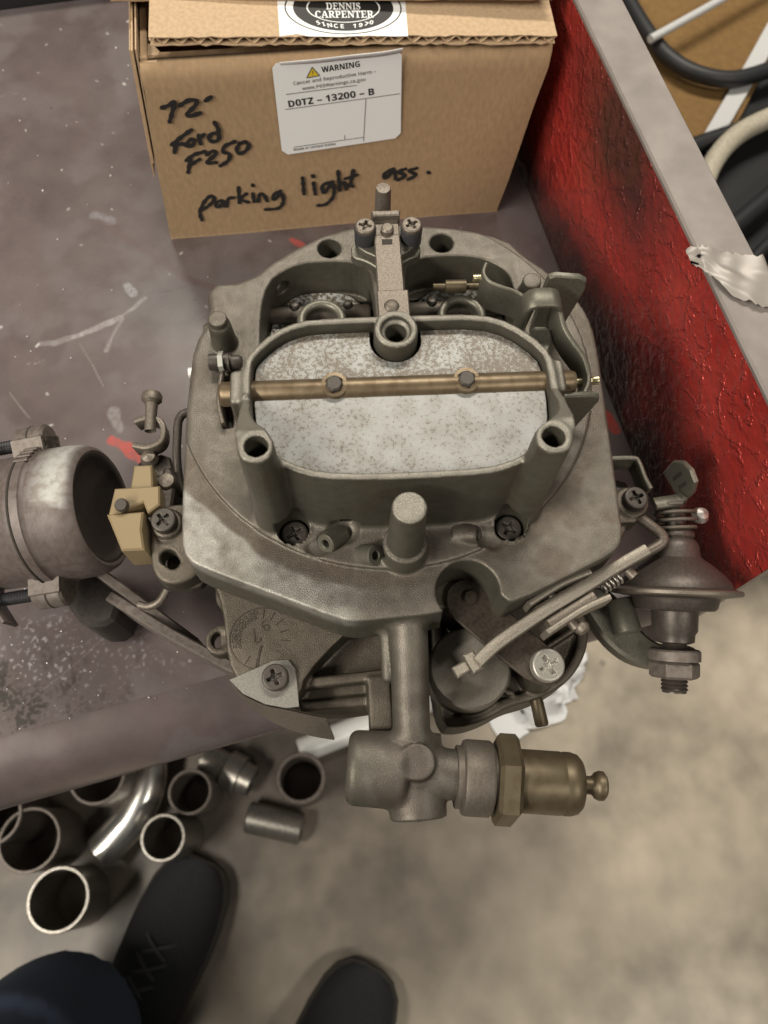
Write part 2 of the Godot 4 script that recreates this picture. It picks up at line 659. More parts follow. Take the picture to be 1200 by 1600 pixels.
# dusty cast metal: mottling, fine grain, pale and dark specks
func cast_texture() -> ImageTexture:
	var S := 512
	var f := FastNoiseLite.new()
	f.seed = 101
	f.frequency = 0.012
	f.fractal_octaves = 4
	var a := f.get_seamless_image(S, S).get_data()
	f.frequency = 0.13
	f.fractal_octaves = 3
	var b := f.get_seamless_image(S, S).get_data()
	var im := PackedFloat32Array()
	im.resize(S * S)
	for k in S * S:
		im[k] = 0.80 + (a[k] - 128) / 255.0 * 0.26 + (b[k] - 128) / 255.0 * 0.42
	var rng := RandomNumberGenerator.new()
	rng.seed = 9
	for k in 1700:
		var x := rng.randi_range(0, S - 1)
		var y := rng.randi_range(0, S - 1)
		var pale := k % 3 != 0
		var r := rng.randf_range(0.7, 1.9)
		for dy in range(-2, 3):
			for dx in range(-2, 3):
				if dx * dx + dy * dy <= r * r:
					var o := ((y + dy + S) % S) * S + (x + dx + S) % S
					im[o] = lerpf(im[o], 1.25 if pale else 0.5, rng.randf_range(0.3, 0.9) * (0.8 if pale else 0.55))
	var data := PackedByteArray()
	data.resize(S * S * 3)
	for k in S * S:
		var v := clampf(im[k], 0.0, 1.0)
		for e in 3:
			data[k * 3 + e] = int(255.0 * pow(v * [1.0, 0.985, 0.965][e], 0.4545))
	return ImageTexture.create_from_image(Image.create_from_data(S, S, false, Image.FORMAT_RGB8, data))

# corroded zinc plate, 90 x 60 mm: x -43..47, z -5..55
func zinc_texture() -> ImageTexture:
	var w := 1080
	var h := 720
	var f := FastNoiseLite.new()
	f.fractal_octaves = 3
	f.seed = 201
	f.frequency = 0.05
	var a := f.get_image(w, h, false, false, false).get_data()
	f.seed = 202
	f.frequency = 0.16
	var b := f.get_image(w, h, false, false, false).get_data()
	f.seed = 203
	f.frequency = 0.008
	var c := f.get_image(w, h, false, false, false).get_data()
	f.seed = 204
	f.frequency = 0.02
	f.fractal_type = FastNoiseLite.FRACTAL_RIDGED
	var d := f.get_image(w, h, false, false, false).get_data()
	var data := PackedByteArray()
	data.resize(w * h * 3)
	for j in h:
		var z := -5.0 + j / 12.0
		for i in w:
			var k := j * w + i
			var x := -43.0 + i / 12.0
			var n := (a[k] * 0.5 + b[k] * 0.5) / 255.0
			var m := (c[k] - 128) / 255.0
			var cover := 0.0
			if z < 20.0:
				# behind the shaft: more brown along the rim, the shaft and the right hand side
				cover = 0.50 + m * 0.24 + 0.10 * smoothstep(10.0, 3.0, z) + 0.05 * smoothstep(15.0, 19.5, z) + 0.05 * smoothstep(-5.0, 40.0, x) - 0.03
			else:
				cover = 0.352 + m * 0.20 + 0.035 * smoothstep(0.0, -36.0, x) + 0.05 * smoothstep(24.0, 20.0, z) + 0.02 * smoothstep(40.0, 48.0, z)
			var brown := smoothstep(cover + 0.02, cover - 0.02, n)
			var crack := smoothstep(0.90, 0.97, d[k] / 255.0) * smoothstep(-0.05, 0.15, m) * (0.55 if z > 20.0 else 0.2)
			var pale := Color(0.315, 0.318, 0.312).lerp(Color(0.235, 0.228, 0.212), clampf(0.5 + m * 1.4 + (b[k] - 128) / 300.0, 0.0, 1.0))
			var rust := Color(0.135, 0.11, 0.085).lerp(Color(0.09, 0.07, 0.05), clampf((128 - b[k]) / 90.0, 0.0, 1.0))
			var q := pale.lerp(rust, maxf(brown * 0.92, crack)).linear_to_srgb()
			data[k * 3] = int(q.r * 255)
			data[k * 3 + 1] = int(q.g * 255)
			data[k * 3 + 2] = int(q.b * 255)
	return ImageTexture.create_from_image(Image.create_from_data(w, h, false, Image.FORMAT_RGB8, data))

func stretch_board() -> void:
	for e in ["cardboard", "cardboard_light"]:
		var m: StandardMaterial3D = M[e]
		m.uv1_scale = Vector3(1000.0 / 60.0, 1000.0 / 150.0, 1000.0 / 60.0)

# ---------------------------------------------------------------- scene helpers
func V(x: float, y: float, z: float) -> Vector3:
	return Vector3(x, y, z)

func P2(a: Array) -> PackedVector2Array:
	var p := PackedVector2Array()
	for k in range(0, a.size(), 2):
		p.append(Vector2(a[k], a[k + 1]))
	return p

func P3(a: Array) -> PackedVector3Array:
	var p := PackedVector3Array()
	for k in range(0, a.size(), 3):
		p.append(Vector3(a[k], a[k + 1], a[k + 2]))
	return p

func round_poly(p: PackedVector2Array, times := 2) -> PackedVector2Array:
	for t in times:
		var s := PackedVector2Array()
		for j in p.size():
			var A := p[j]
			var B := p[(j + 1) % p.size()]
			s.append(A.lerp(B, 0.25))
			s.append(A.lerp(B, 0.75))
		p = s
	return p

func curve(a: Array, step := 1.5) -> PackedVector3Array:
	var c := Curve3D.new()
	var p := P3(a)
	for k in p.size():
		var t := (p[mini(k + 1, p.size() - 1)] - p[maxi(k - 1, 0)]) / 6.0
		c.add_point(p[k], -t, t)
	c.bake_interval = step
	return c.get_baked_points()

func circle2(c: Vector2, r: float, n := 24) -> PackedVector2Array:
	var p := PackedVector2Array()
	for k in n:
		p.append(c + Vector2(cos(TAU * k / n), sin(TAU * k / n)) * r)
	return p

func thing(called: String, label: String, category: String, at := Vector3.ZERO, turn := 0.0, group := "") -> Node3D:
	var o := Node3D.new()
	o.name = called
	o.position = at * 0.001
	o.rotation.y = turn
	o.set_meta("label", label)
	o.set_meta("category", category)
	if group:
		o.set_meta("group", group)
	add_child(o, true)
	return o

func part(called: String, m: Mesh, material: Material, parent: Node, xf := Transform3D()) -> MeshInstance3D:
	var o := MeshInstance3D.new()
	o.name = called
	o.mesh = m
	if material:
		o.material_override = material
	o.transform = xf
	parent.add_child(o, true)
	return o

# millimetre transform of a shared mesh
func place(at: Vector3, up := Vector3.UP, spin := 0.0) -> Transform3D:
	var w := up.normalized()
	var s := Vector3.RIGHT if absf(w.x) < 0.9 else Vector3.BACK
	s = (s - w * s.dot(w)).normalized()
	var b := Basis(s, w, s.cross(w)) * Basis(Vector3.UP, spin)
	return Transform3D(b, at * 0.001)

func white(_p: Vector3, _n: Vector3) -> Color:
	return Color(1, 1, 1)

var fn := FastNoiseLite.new()
func cast_color(p: Vector3, n: Vector3) -> Color:
	var bare := Color(0.150, 0.143, 0.115)
	var dust := Color(0.228, 0.205, 0.178)
	var k := fn.get_noise_3d(p.x * 3.0, p.y * 3.0, p.z * 3.0)
	var d := smoothstep(0.1, 0.75, n.y + k * 0.35)
	var c := bare.lerp(dust, d)
	# fuel stains: greenish and brown blotches
	var w1 := fn.get_noise_3d(p.x * 5.0 + 300.0, p.y * 5.0, p.z * 5.0)
	var w2 := fn.get_noise_3d(p.x * 9.0, p.y * 9.0 + 500.0, p.z * 9.0)
	c = c.lerp(Color(0.152, 0.142, 0.112), clampf(w1 * 1.6, 0.0, 0.4))
	c = c.lerp(Color(0.135, 0.108, 0.085), clampf(-w1 * 1.8 - 0.12 + w2 * 0.6, 0.0, 0.5))
	var r := Vector2(p.x, p.z).length()
	var f := fn.get_noise_3d(p.x * 14.0, p.y * 14.0, p.z * 14.0)
	if p.y > 70.0:
		# imprint of the air cleaner gasket on the seat
		var band := smoothstep(65.2, 66.0, r) * (1.0 - smoothstep(69.0, 71.5, r + k * 2.0)) * smoothstep(0.6, 0.9, n.y)
		c = c.lerp(Color(0.155, 0.125, 0.10), band * 0.6)
		# rubbed clean on the front left corner
		var rub := smoothstep(70.0, 71.6, r + k * 4.0) * smoothstep(-6.0, -16.0, p.x + k * 8.0) * smoothstep(31.0, 36.0, p.z + k * 8.0) * smoothstep(76.0, 82.0, p.y)
		c = c.lerp(Color(0.44, 0.425, 0.395), rub * clampf(0.8 + f * 0.9, 0.0, 1.0))
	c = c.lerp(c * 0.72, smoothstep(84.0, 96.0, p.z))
	# machined faces on top of the horn, posts and boss
	if p.y > 116.0 and n.y > 0.6:
		c = c.lerp(Color(0.34, 0.322, 0.28), 0.85)
	return c

func body_color(p: Vector3, n: Vector3) -> Color:
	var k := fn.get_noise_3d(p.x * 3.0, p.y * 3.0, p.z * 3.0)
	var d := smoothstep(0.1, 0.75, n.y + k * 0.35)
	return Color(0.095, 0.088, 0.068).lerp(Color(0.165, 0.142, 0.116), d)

# ---------------------------------------------------------------- the scene
func _ready() -> void:
	var cam := Camera3D.new()
	cam.name = "camera"
	add_child(cam)
	cam.transform = Transform3D(Basis(Vector3(0.97327, 0.02160, 0.22866), Vector3(0.20379, 0.37794, -0.90312), Vector3(-0.10592, 0.92558, 0.36344)).orthonormalized(), Vector3(0, 0.29225, 0))
	var ca := CameraAttributesPhysical.new()
	ca.frustum_focal_length = 26.0
	ca.exposure_aperture = 18.0
	ca.frustum_focus_distance = 0.235
	ca.frustum_near = 0.01
	ca.frustum_far = 20.0
	cam.attributes = ca
	cam.fov = 67.38
	cam.near = 0.01
	cam.far = 20.0
	cam.current = true

	var env := Environment.new()
	env.background_mode = Environment.BG_COLOR
	env.background_color = Color(0.06, 0.059, 0.057).linear_to_srgb()
	env.tonemap_mode = Environment.TONE_MAPPER_LINEAR
	env.tonemap_exposure = 0.78
	env.sdfgi_enabled = true
	env.ssao_enabled = true
	env.ssil_enabled = true
	var we := WorldEnvironment.new()
	we.name = "environment"
	we.environment = env
	add_child(we)

	make_lamp(V(-1020, 1050, 340), 4.6, 1250.0, 260.0, 1.3, "left")
	make_lamp(V(750, 1750, 1250), 3.2, 1250.0, 260.0, 0.4, "front")
	make_lamp(V(450, 1700, -1250), 5.0, 1250.0, 260.0, -0.25, "rear")

	fn.seed = 7
	fn.frequency = 0.01
	fn.fractal_octaves = 3
	make_materials()
	make_setting()
	make_bench()
	make_box()
	make_carburetor()
	make_floor_things()
	make_beyond()
	make_person()

func make_lamp(at: Vector3, energy: float, lx: float, lz: float, turn: float, which: String) -> void:
	var t := thing("ceiling_lamp", "long fluorescent shop light hanging to the %s above the bench" % which, "lamp", at, turn, "ceiling lamps over the bench")
	var g := Geo.new()
	g.box(V(-lx / 2 - 15, 0, -lz / 2 - 15), V(lx / 2 + 15, 60, lz / 2 + 15), 4.0)
	part("lamp_housing", g.mesh(), mat("lamp_housing", Color(0.7, 0.7, 0.7), 0.5, 0.0), t)
	var d := Geo.new()
	d.box(V(-lx / 2, -12, -lz / 2), V(lx / 2, -1, lz / 2), 2.0)
	var dm := mat("lamp_diffuser", Color(0.8, 0.8, 0.8), 0.6, 0.0)
	dm.emission_enabled = true
	dm.emission = Color(1.0, 0.96, 0.88)
	dm.emission_energy_multiplier = 1.0
	part("lamp_diffuser", d.mesh(), dm, t)
	var l := AreaLight3D.new()
	l.name = "lamp_light"
	l.area_size = Vector2(lx, lz) * 0.001
	l.light_energy = energy
	l.light_color = Color(1.0, 0.972, 0.915)
	l.light_size = 0.2
	l.shadow_enabled = true
	l.position = V(0, -0.016, 0)
	l.rotation.x = -PI / 2
	t.add_child(l)

# ---------------------------------------------------------------- carburetor
func phillips(r: float, h: float) -> ArrayMesh:
	var f := Field.new(V(-r - 0.6, -1.0, -r - 0.6), V(r + 0.6, h + 0.8, r + 0.6), 0.19)
	f.cyl(V(0, -0.6, 0), V(0, h, 0), r, r * 0.97, 0.75)
	f.box(V(0, h, 0), V(r * 0.60, 1.35, r * 0.135), Basis(), 0.12, 0.15, false)
	f.box(V(0, h, 0), V(r * 0.135, 1.35, r * 0.60), Basis(), 0.12, 0.15, false)
	f.cyl(V(0, h - 1.8, 0), V(0, h + 0.5, 0), r * 0.1, r * 0.36, 0.1, 0.2, false)
	return f.run(white).mesh()

func coil(base: Vector3, axis: Vector3, r: float, wire: float, turns: float, pitch: float) -> PackedVector3Array:
	var w := axis.normalized()
	var s := (Vector3.UP if absf(w.y) < 0.9 else Vector3.RIGHT)
	s = (s - w * s.dot(w)).normalized()
	var t := w.cross(s)
	var p := PackedVector3Array()
	var n := int(turns * 20)
	for k in n + 1:
		var a := TAU * k / 20.0
		p.append(base + (s * cos(a) + t * sin(a)) * r + w * (pitch * k / 20.0))
	return p

func thread_profile(r: float, h0: float, h1: float, pitch := 1.1, depth := 0.4) -> Array:
	var p := [Vector2(0, h0), Vector2(r - depth, h0)]
	var y := h0
	while y < h1 - pitch:
		p.append(Vector2(r, y + pitch * 0.5))
		p.append(Vector2(r - depth, y + pitch))
		y += pitch
	p.append(Vector2(r - depth, h1))
	p.append(Vector2(0, h1))
	return p

func make_carburetor() -> void:
	var C := thing("carburetor", "dusty grey brown four barrel carburetor with a speckled choke plate, overhanging the bench edge", "carburetor", V(35.11, 0, -127.72), deg_to_rad(-10.0))
	make_air_horn(C)
	make_main_body(C)
	make_choke(C)
	make_secondary(C)
	make_right_linkage(C)
	make_pump(C)
	make_fuel_fitting(C)
	make_choke_housing(C)
	make_dashpot(C)
	make_screws(C)

func out_poly() -> PackedVector2Array:
	return P2([-57.5, -36.5, -55.5, -23, -60.6, -13, -61.5, 1, -62, 10, -62, 32, -61.8, 53, -60, 59, -55, 62, -36.7, 70, -16.4, 79, -12, 79.6, -3, 79, 6, 78.6, 14, 77.6, 24, 77.5, 33, 75.8, 48, 69.4, 62.7, 63, 66, 59, 66.6, 50.5, 68, 20, 69.2, -10, 68, -20, 64, -29, 56, -39, 50, -44.6, 44.4, -52.5, 29.3, -57, 20.5, -58.2, 3, -60.2, -15, -57.5, -32.4, -47.7, -44, -37])

func make_air_horn(C: Node3D) -> void:
	var f := Field.new(V(-66, 42, -64), V(74, 133, 134), 0.68)
	f.poly(out_poly(), 64.5, 85.2, 2.2, 0.0, true, 0.035, 1)
	f.outside(65.0, 84.0, 0.5)
	# rear openings
	f.poly(P2([-39.3, -34, -29, -43.2, -15, -44.2, -5, -42.5, -2, -37, -2, 1, -39.3, 1]), 68.5, 95, 0.5, 0.8, false, 0.0, 2)
	f.poly(P2([8, -39, 12.5, -44.6, 32, -45, 42, -39.5, 44.5, -33, 44.5, 1, 8, 1]), 68.5, 95, 0.5, 0.8, false, 0.0, 2)
	f.poly(P2([-36, -33, -20, -40, 2, -40, 22, -40, 40, -33, 40, -2, -36, -2]), 60, 75, 0.5, 0.3, false, 0.0, 2)
	f.cyl(V(-16.2, 60, -49.5), V(-16.2, 90, -49.5), 3.9, 3.9, 0.2, 0.5, false)
	f.cyl(V(22.0, 60, -50.3), V(22.0, 90, -50.3), 3.9, 3.9, 0.2, 0.5, false)
	f.cap(V(-33, 77.5, -40), V(-36, 77.5, -44), 2.6, 2.6, 0.3, false)
	# choke horn
	var ho := P2([-39.7, 16.6, -38, 12.6, -31.7, 6.3, -24.7, 3.1, -16.6, 2.5, 7.5, 2.5, 25.3, 2.7, 33.8, 6, 42.1, 14, 43.6, 19.5, 43.5, 31.9, 42, 40.5, 34.8, 47.3, 28, 50.2, 21.8, 51.6, 5, 51.9, -8, 51.8, -20.1, 50.9, -27.6, 48.2, -33.5, 44.2, -37.6, 39, -39.6, 30.8])
	f.poly(ho, 66, 117.2, 0.35, 2.2, true, 0.018, 1)
	# bosses and posts on the horn
	f.poly(P2([-40.2, 26, -37.8, 26, -31.2, 45, -32, 52, -39.4, 50.5]), 82, 129.3, 0.5, 1.0, true, 0.0, 1)
	f.poly(P2([44.2, 27, 41.6, 27, 33.2, 45, 33, 52, 42, 51.5]), 82, 129.3, 0.5, 1.0, true, 0.0, 1)
	var slope := Basis(Vector3.RIGHT, -atan2(12.0, 15.5))
	f.box(V(-36, 117.6, 28) + slope * V(0, 8, 9.4), V(6, 8, 10.4), slope, 0.3, 0.4, false)
	f.box(V(38, 117.6, 28) + slope * V(0, 8, 9.4), V(7, 8, 10.4), slope, 0.3, 0.4, false)
	f.cyl(V(-34.6, 82, 47.6), V(-34.4, 129.5, 47.6), 5.3, 4.1, 0.4, 2.0)
	f.cyl(V(37.0, 82, 48.4), V(36.6, 129.5, 48.2), 5.3, 4.2, 0.4, 2.0)
	f.cyl(V(1.6, 103, 8), V(1.6, 118.8, 8), 6.3, 6.0, 0.5, 0.8)
	var hin: PackedVector2Array = Geometry2D.offset_polygon(round_poly(ho, 1), -1.95)[0]
	f.poly(hin, 60, 135, 0.2, 0.3, false, 0.0, 0)
	f.cyl(V(1.6, 104.2, 8), V(1.6, 118.8, 8), 6.2, 6.0, 0.5, 0.6)
	f.cyl(V(1.6, 108, 8), V(1.6, 125, 8), 2.9, 2.9, 0.1, 0.7, false)
	f.cyl(V(1.6, 117.2, 8), V(1.6, 125, 8), 3.9, 4.6, 0.1, 0.4, false)
	f.cyl(V(-34.4, 112, 47.6), V(-34.4, 140, 47.6), 2.75, 2.75, 0.1, 0.4, false)
	f.cyl(V(36.6, 112, 48.2), V(36.6, 140, 48.2), 2.75, 2.75, 0.1, 0.4, false)
	# shaft bearings on both sides of the horn
	f.box(V(-41.0, 104.6, 22.6), V(2.4, 11.6, 5.2), Basis(), 1.2, 1.8)
	f.box(V(44.4, 104.6, 22.6), V(2.2, 11.6, 5.0), Basis(), 1.2, 1.8)
	# posts on the seat
	f.cyl(V(1.9, 83, 59.8), V(1.9, 92.3, 59.8), 6.9, 6.3, 0.5, 1.2)
	f.cyl(V(1.9, 83, 59.8), V(1.8, 117.0, 59.6), 5.2, 4.5, 0.7, 0.0)
	f.cyl(V(-50.5, 83, -12.5), V(-50.5, 96.0, -12.5), 4.2, 3.4, 0.5, 0.8)
	f.cyl(V(-50.5, 83, -12.5), V(-50.5, 98.6, -12.5), 3.0, 2.9, 0.4, 0.0)
	f.cyl(V(49, 83, -28.3), V(49, 92, -28.3), 3.6, 3.0, 0.5, 0.8)
	# countersunk deck screws, oval recesses and their nozzles
	for e in [[-29.6, 51.8], [33.4, 53.2]]:
		f.cyl(V(e[0], 82, e[1]), V(e[0], 86.0, e[1]), 5.2, 5.0, 0.5, 0.8)
		f.cyl(V(e[0], 77, e[1]), V(e[0], 92, e[1]), 4.6, 4.6, 0.2, 0.4, false)
	f.cap(V(-23.4, 87.0, 58.0), V(-14.4, 86.6, 53.0), 3.4, 4.1, 0.4, false)
	f.cap(V(20.0, 87.4, 55.0), V(28.0, 86.8, 57.6), 3.0, 4.2, 0.4, false)
	f.cap(V(-8.6, 88.0, 60.0), V(-3.8, 87.4, 58.6), 3.4, 3.6, 0.4, false)
	f.cyl(V(17.4, 83.0, 55.0), V(23.6, 86.2, 56.4), 3.6, 2.4, 0.5, 1.0)
	f.cyl(V(22.0, 85.2, 56.2), V(27.0, 87.5, 57.2), 1.5, 1.5, 0.1, 0.2, false)
	# slot for the choke link on the left of the seat
	f.box(V(-49.6, 82, 8.6), V(1.6, 10, 9.2), Basis(Vector3.UP, 0.08), 0.6, 0.4, false)
	f.box(V(-47.2, 82, 5.0), V(3.2, 10, 4.6), Basis(), 0.6, 0.4, false)
	# fuel inlet passage and elbow
	f.cap(V(2.4, 76.5, 75.0), V(1.6, 68, 108), 5.6, 5.3, 2.5)
	f.cap(V(-4.2, 72, 78), V(-4.0, 66, 92), 2.0, 2.0, 2.0)
	f.cyl(V(-17.0, 63.5, 116.2), V(0.0, 63.5, 118.2), 10.2, 10.6, 2.6, 2.0)
	f.cyl(V(1.8, 63.2, 108.5), V(2.4, 61.0, 131.0), 8.6, 8.0, 0.7, 1.8)
	f.cyl(V(2.4, 62, 116.6), V(2.4, 73.2, 116.6), 5.2, 5.0, 0.5, 0.9)
	f.cyl(V(1, 62.8, 118), V(15.2, 62.6, 120.2), 7.3, 6.9, 0.5, 1.2)
	# recess above the pump link
	f.cyl(V(19.2, 58, 72.2), V(19.2, 95, 72.2), 9.0, 9.0, 0.3, 0.8, false)
	f.box(V(23.5, 72, 79), V(8.5, 20, 7), Basis(Vector3.UP, -0.75), 0.5, 0.8, false)
	f.box(V(47.5, 62, 73.8), V(21, 17.5, 4.2), Basis(Vector3.UP, 0.405), 1.0, 0.8, false)
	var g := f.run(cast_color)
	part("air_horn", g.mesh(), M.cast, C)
	for e in [[V(-16.6, 82.6, 53.4), V(-0.62, 0.52, 0.58)], [V(-10.4, 82.8, 59.6), V(0.62, 0.66, 0.30)]]:
		var nz := Geo.new()
		nz.lathe([Vector2(1.2, 2.0), Vector2(1.2, 6.0), Vector2(1.5, 6.3), Vector2(2.7, 6.3), Vector2(3.0, 6.0), Vector2(3.1, -1.0)], e[0], e[1], 32)
		var nzp := part("vent_nozzle", nz.mesh(), M.plated, C)
		var nb := Geo.new()
		nb.lathe([Vector2(0, 2.2), Vector2(1.25, 2.2)], e[0], e[1], 24)
		part("nozzle_bore", nb.mesh(), M.gap_dark, nzp)

func make_main_body(C: Node3D) -> void:
	var f := Field.new(V(-80, -1, -62), V(88, 70, 112), 0.9)
	f.poly(P2([-50, -52, 50, -52, 54, -30, 54, 50, 42, 72, -42, 72, -54, 50, -54, -30]), 0, 11, 1.0)
	var inner := PackedVector2Array()
	for p in out_poly():
		inner.append(Vector2(p.x * 0.93, clampf(p.y * 0.93, -99.0, 72.0)))
	f.poly(inner, 6, 64, 1.2, 2.0, true, 0.0, 1)
	# cover flange and the pad with the date stamp
	f.poly(P2([-59, 55, -55, 62, -52.8, 70, -51.8, 80, -50, 88, -44, 95, -37, 98.4, -30, 95.6, -28.2, 89.6, -18, 79.6, -13, 76, -16, 70, -40, 55]), 54, 64, 0.7, 1.0, true, 0.05, 1)
	f.poly(P2([-50, 62, -46, 84, -36, 97, -20, 98.5, -3, 97, 6, 92, 10, 70, 0, 60]), 34, 53, 0.8, 1.5, true, 0.06, 1)
	f.box(V(-14.5, 57.2, 90.6), V(16.0, 3.0, 1.7), Basis(Vector3.UP, 0.06), 0.8, 1.2)
	f.box(V(-17.5, 50, 97.0), V(13.5, 4.6, 1.6), Basis(Vector3.UP, 0.04), 0.6, 0.8)
	f.box(V(-6.6, 53, 98.5), V(3.6, 8, 8.0), Basis(), 0.7, 1.0)
	# ears
	f.poly(P2([-74.8, 37, -75.6, 46, -75.2, 54, -73, 58.4, -69, 60.6, -64.6, 60, -60, 57, -57, 54, -57, 34, -66, 33.5, -72, 34]), 57.5, 65.5, 0.9, 1.0, true, 0.03, 1)
	f.cyl(V(-70.6, 57, 40.8), V(-70.6, 67.0, 40.8), 5.0, 4.8, 0.6, 1.0)
	f.cap(V(-69.9, 54, 51.6), V(-68.3, 54, 53.0), 2.5, 2.5, 0.0, false)
	f.cyl(V(-70.0, 50, 51.6), V(-70.0, 70, 51.6), 2.5, 2.5, 0.1, 0.5, false)
	f.cyl(V(-68.5, 50, 53.2), V(-68.5, 70, 53.2), 2.1, 2.1, 0.1, 0.5, false)
	f.poly(P2([-73, 45, -72.5, 56, -66, 60, -60, 58, -58, 48]), 51, 56.3, 0.8, 0.4, true, 0.0, 1)
	f.cyl(V(78, 57, 40), V(78, 66, 40), 5.6, 5.3, 0.6, 1.0)
	f.box(V(70, 61, 41), V(9, 4.0, 6.0), Basis(), 0.9, 1.0)
	f.poly(P2([60, 56, 66.5, 60, 72, 54, 77, 46, 72, 40, 60, 40]), 55, 63, 0.9, 1.0, true, 0.0, 1)
	# eye at the lower left
	f.cyl(V(-57.7, 34, 72.4), V(-57.7, 40.5, 72.4), 5.4, 5.2, 0.6, 1.0)
	f.cyl(V(-57.7, 30, 72.4), V(-57.7, 45, 72.4), 2.9, 2.9, 0.1, 0.4, false)
	f.box(V(-50, 37, 72), V(8, 3, 4.4), Basis(), 0.8, 1.0)
	f.cyl(V(-52, 20, 62), V(-52, 56, 62), 5, 5, 0.8, 1.2)
	# pump housing
	f.poly(P2([11.2, 70, 11, 105, 18, 106, 26, 104, 33, 100.5, 40, 99.2, 48, 96.6, 55, 92, 60.6, 84, 62.4, 75, 58, 66, 40, 58, 12, 58]), 32, 51, 1.0, 1.0, true, 0.02, 2)
	f.poly(P2([14.5, 76, 14.5, 101.5, 18, 102.6, 25, 101, 32, 97.5, 40, 96, 47, 93.6, 53, 89.6, 57.4, 82.6, 58.6, 76, 54, 70, 40, 64, 16, 64]), 48.6, 60, 0.6, 0.4, false, 0.0, 2)
	f.cyl(V(42.5, 36, 91.6), V(42.5, 63.5, 91.6), 5.4, 5.0, 0.5, 1.0)
	f.cyl(V(22, 40, 68), V(22, 62.5, 68), 8.6, 8.2, 0.6, 1.0)
	f.box(V(52, 50, 80), V(7, 1.6, 0.9), Basis(Vector3.UP, 0.5), 0.4, 0.6)
	f.box(V(31.5, 50, 95.0), V(4, 1.6, 0.9), Basis(Vector3.UP, -0.4), 0.4, 0.6)
	f.cyl(V(20.8, 44, 89.8), V(20.8, 54.5, 89.8), 12.4, 12.2, 0.5, 0.6)
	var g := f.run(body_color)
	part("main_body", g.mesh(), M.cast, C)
	# date stamp pressed into the pad
	var s := Geo.new()
	var cc := V(-41.4, 64.05, 78.2)
	var arc := PackedVector3Array()
	for k in 27:
		var a := deg_to_rad(75 + k * 9.0)
		arc.append(cc + V(cos(a), 0, sin(a)) * 9.3)
	s.strip(arc, Vector3.UP, 0.16, 0.42)
	for a in [100.0, 122.0, 255.0, 276.0, 298.0, 320.0, 345.0, 8.0, 40.0]:
		var d := V(cos(deg_to_rad(a)), 0, sin(deg_to_rad(a)))
		s.strip(PackedVector3Array([cc + d * 6.0, cc + d * 8.8]), Vector3.UP, 0.16, 0.36)
	s.strip(curve([-43.6, 64.05, 75.2, -43.2, 64.05, 77.4, -43.0, 64.05, 79.4, -41.6, 64.05, 79.0, -41.4, 64.05, 77.9], 0.6), Vector3.UP, 0.16, 0.5)
	s.strip(curve([-41.2, 64.05, 80.4, -42.0, 64.05, 83.6, -42.4, 64.05, 87.0], 0.8), Vector3.UP, 0.16, 0.6)
	for ring in [8.1, 6.6]:
		for k in 9:
			var a := deg_to_rad(133 + k * 11.5 + ring * 4.0)
			var o = cc + V(cos(a), 0, sin(a)) * ring
			var lp := PackedVector3Array()
			for e in 8:
				lp.append(o + V(cos(e * TAU / 8), 0, sin(e * TAU / 8)) * (0.42 + 0.1 * (k % 3)))
			s.sweep(lp, PackedVector2Array([Vector2(-0.08, -0.13), Vector2(0.08, -0.13), Vector2(0.08, 0.13), Vector2(-0.08, 0.13)]), Vector3.UP, 50.0, [], true)
	part("date_stamp", s.mesh(), M.strap, C)
	var tm := TextMesh.new()
	tm.text = "6"
	tm.font = font(false)
	tm.font_size = 32
	tm.pixel_size = 0.0045 / 32.0
	tm.depth = 0.0003
	part("date_digit", tm, M.strap, C, Transform3D(Basis(Vector3.UP, 0.5) * Basis(Vector3.RIGHT, -PI / 2), V(-40.0, 64.0, 74.6) * 0.001))

func font(bold: bool, serif := false) -> SystemFont:
	var f := SystemFont.new()
	f.font_names = PackedStringArray(["Droid Serif" if serif else "Droid Sans"])
	f.font_weight = 700 if bold else 400
	return f

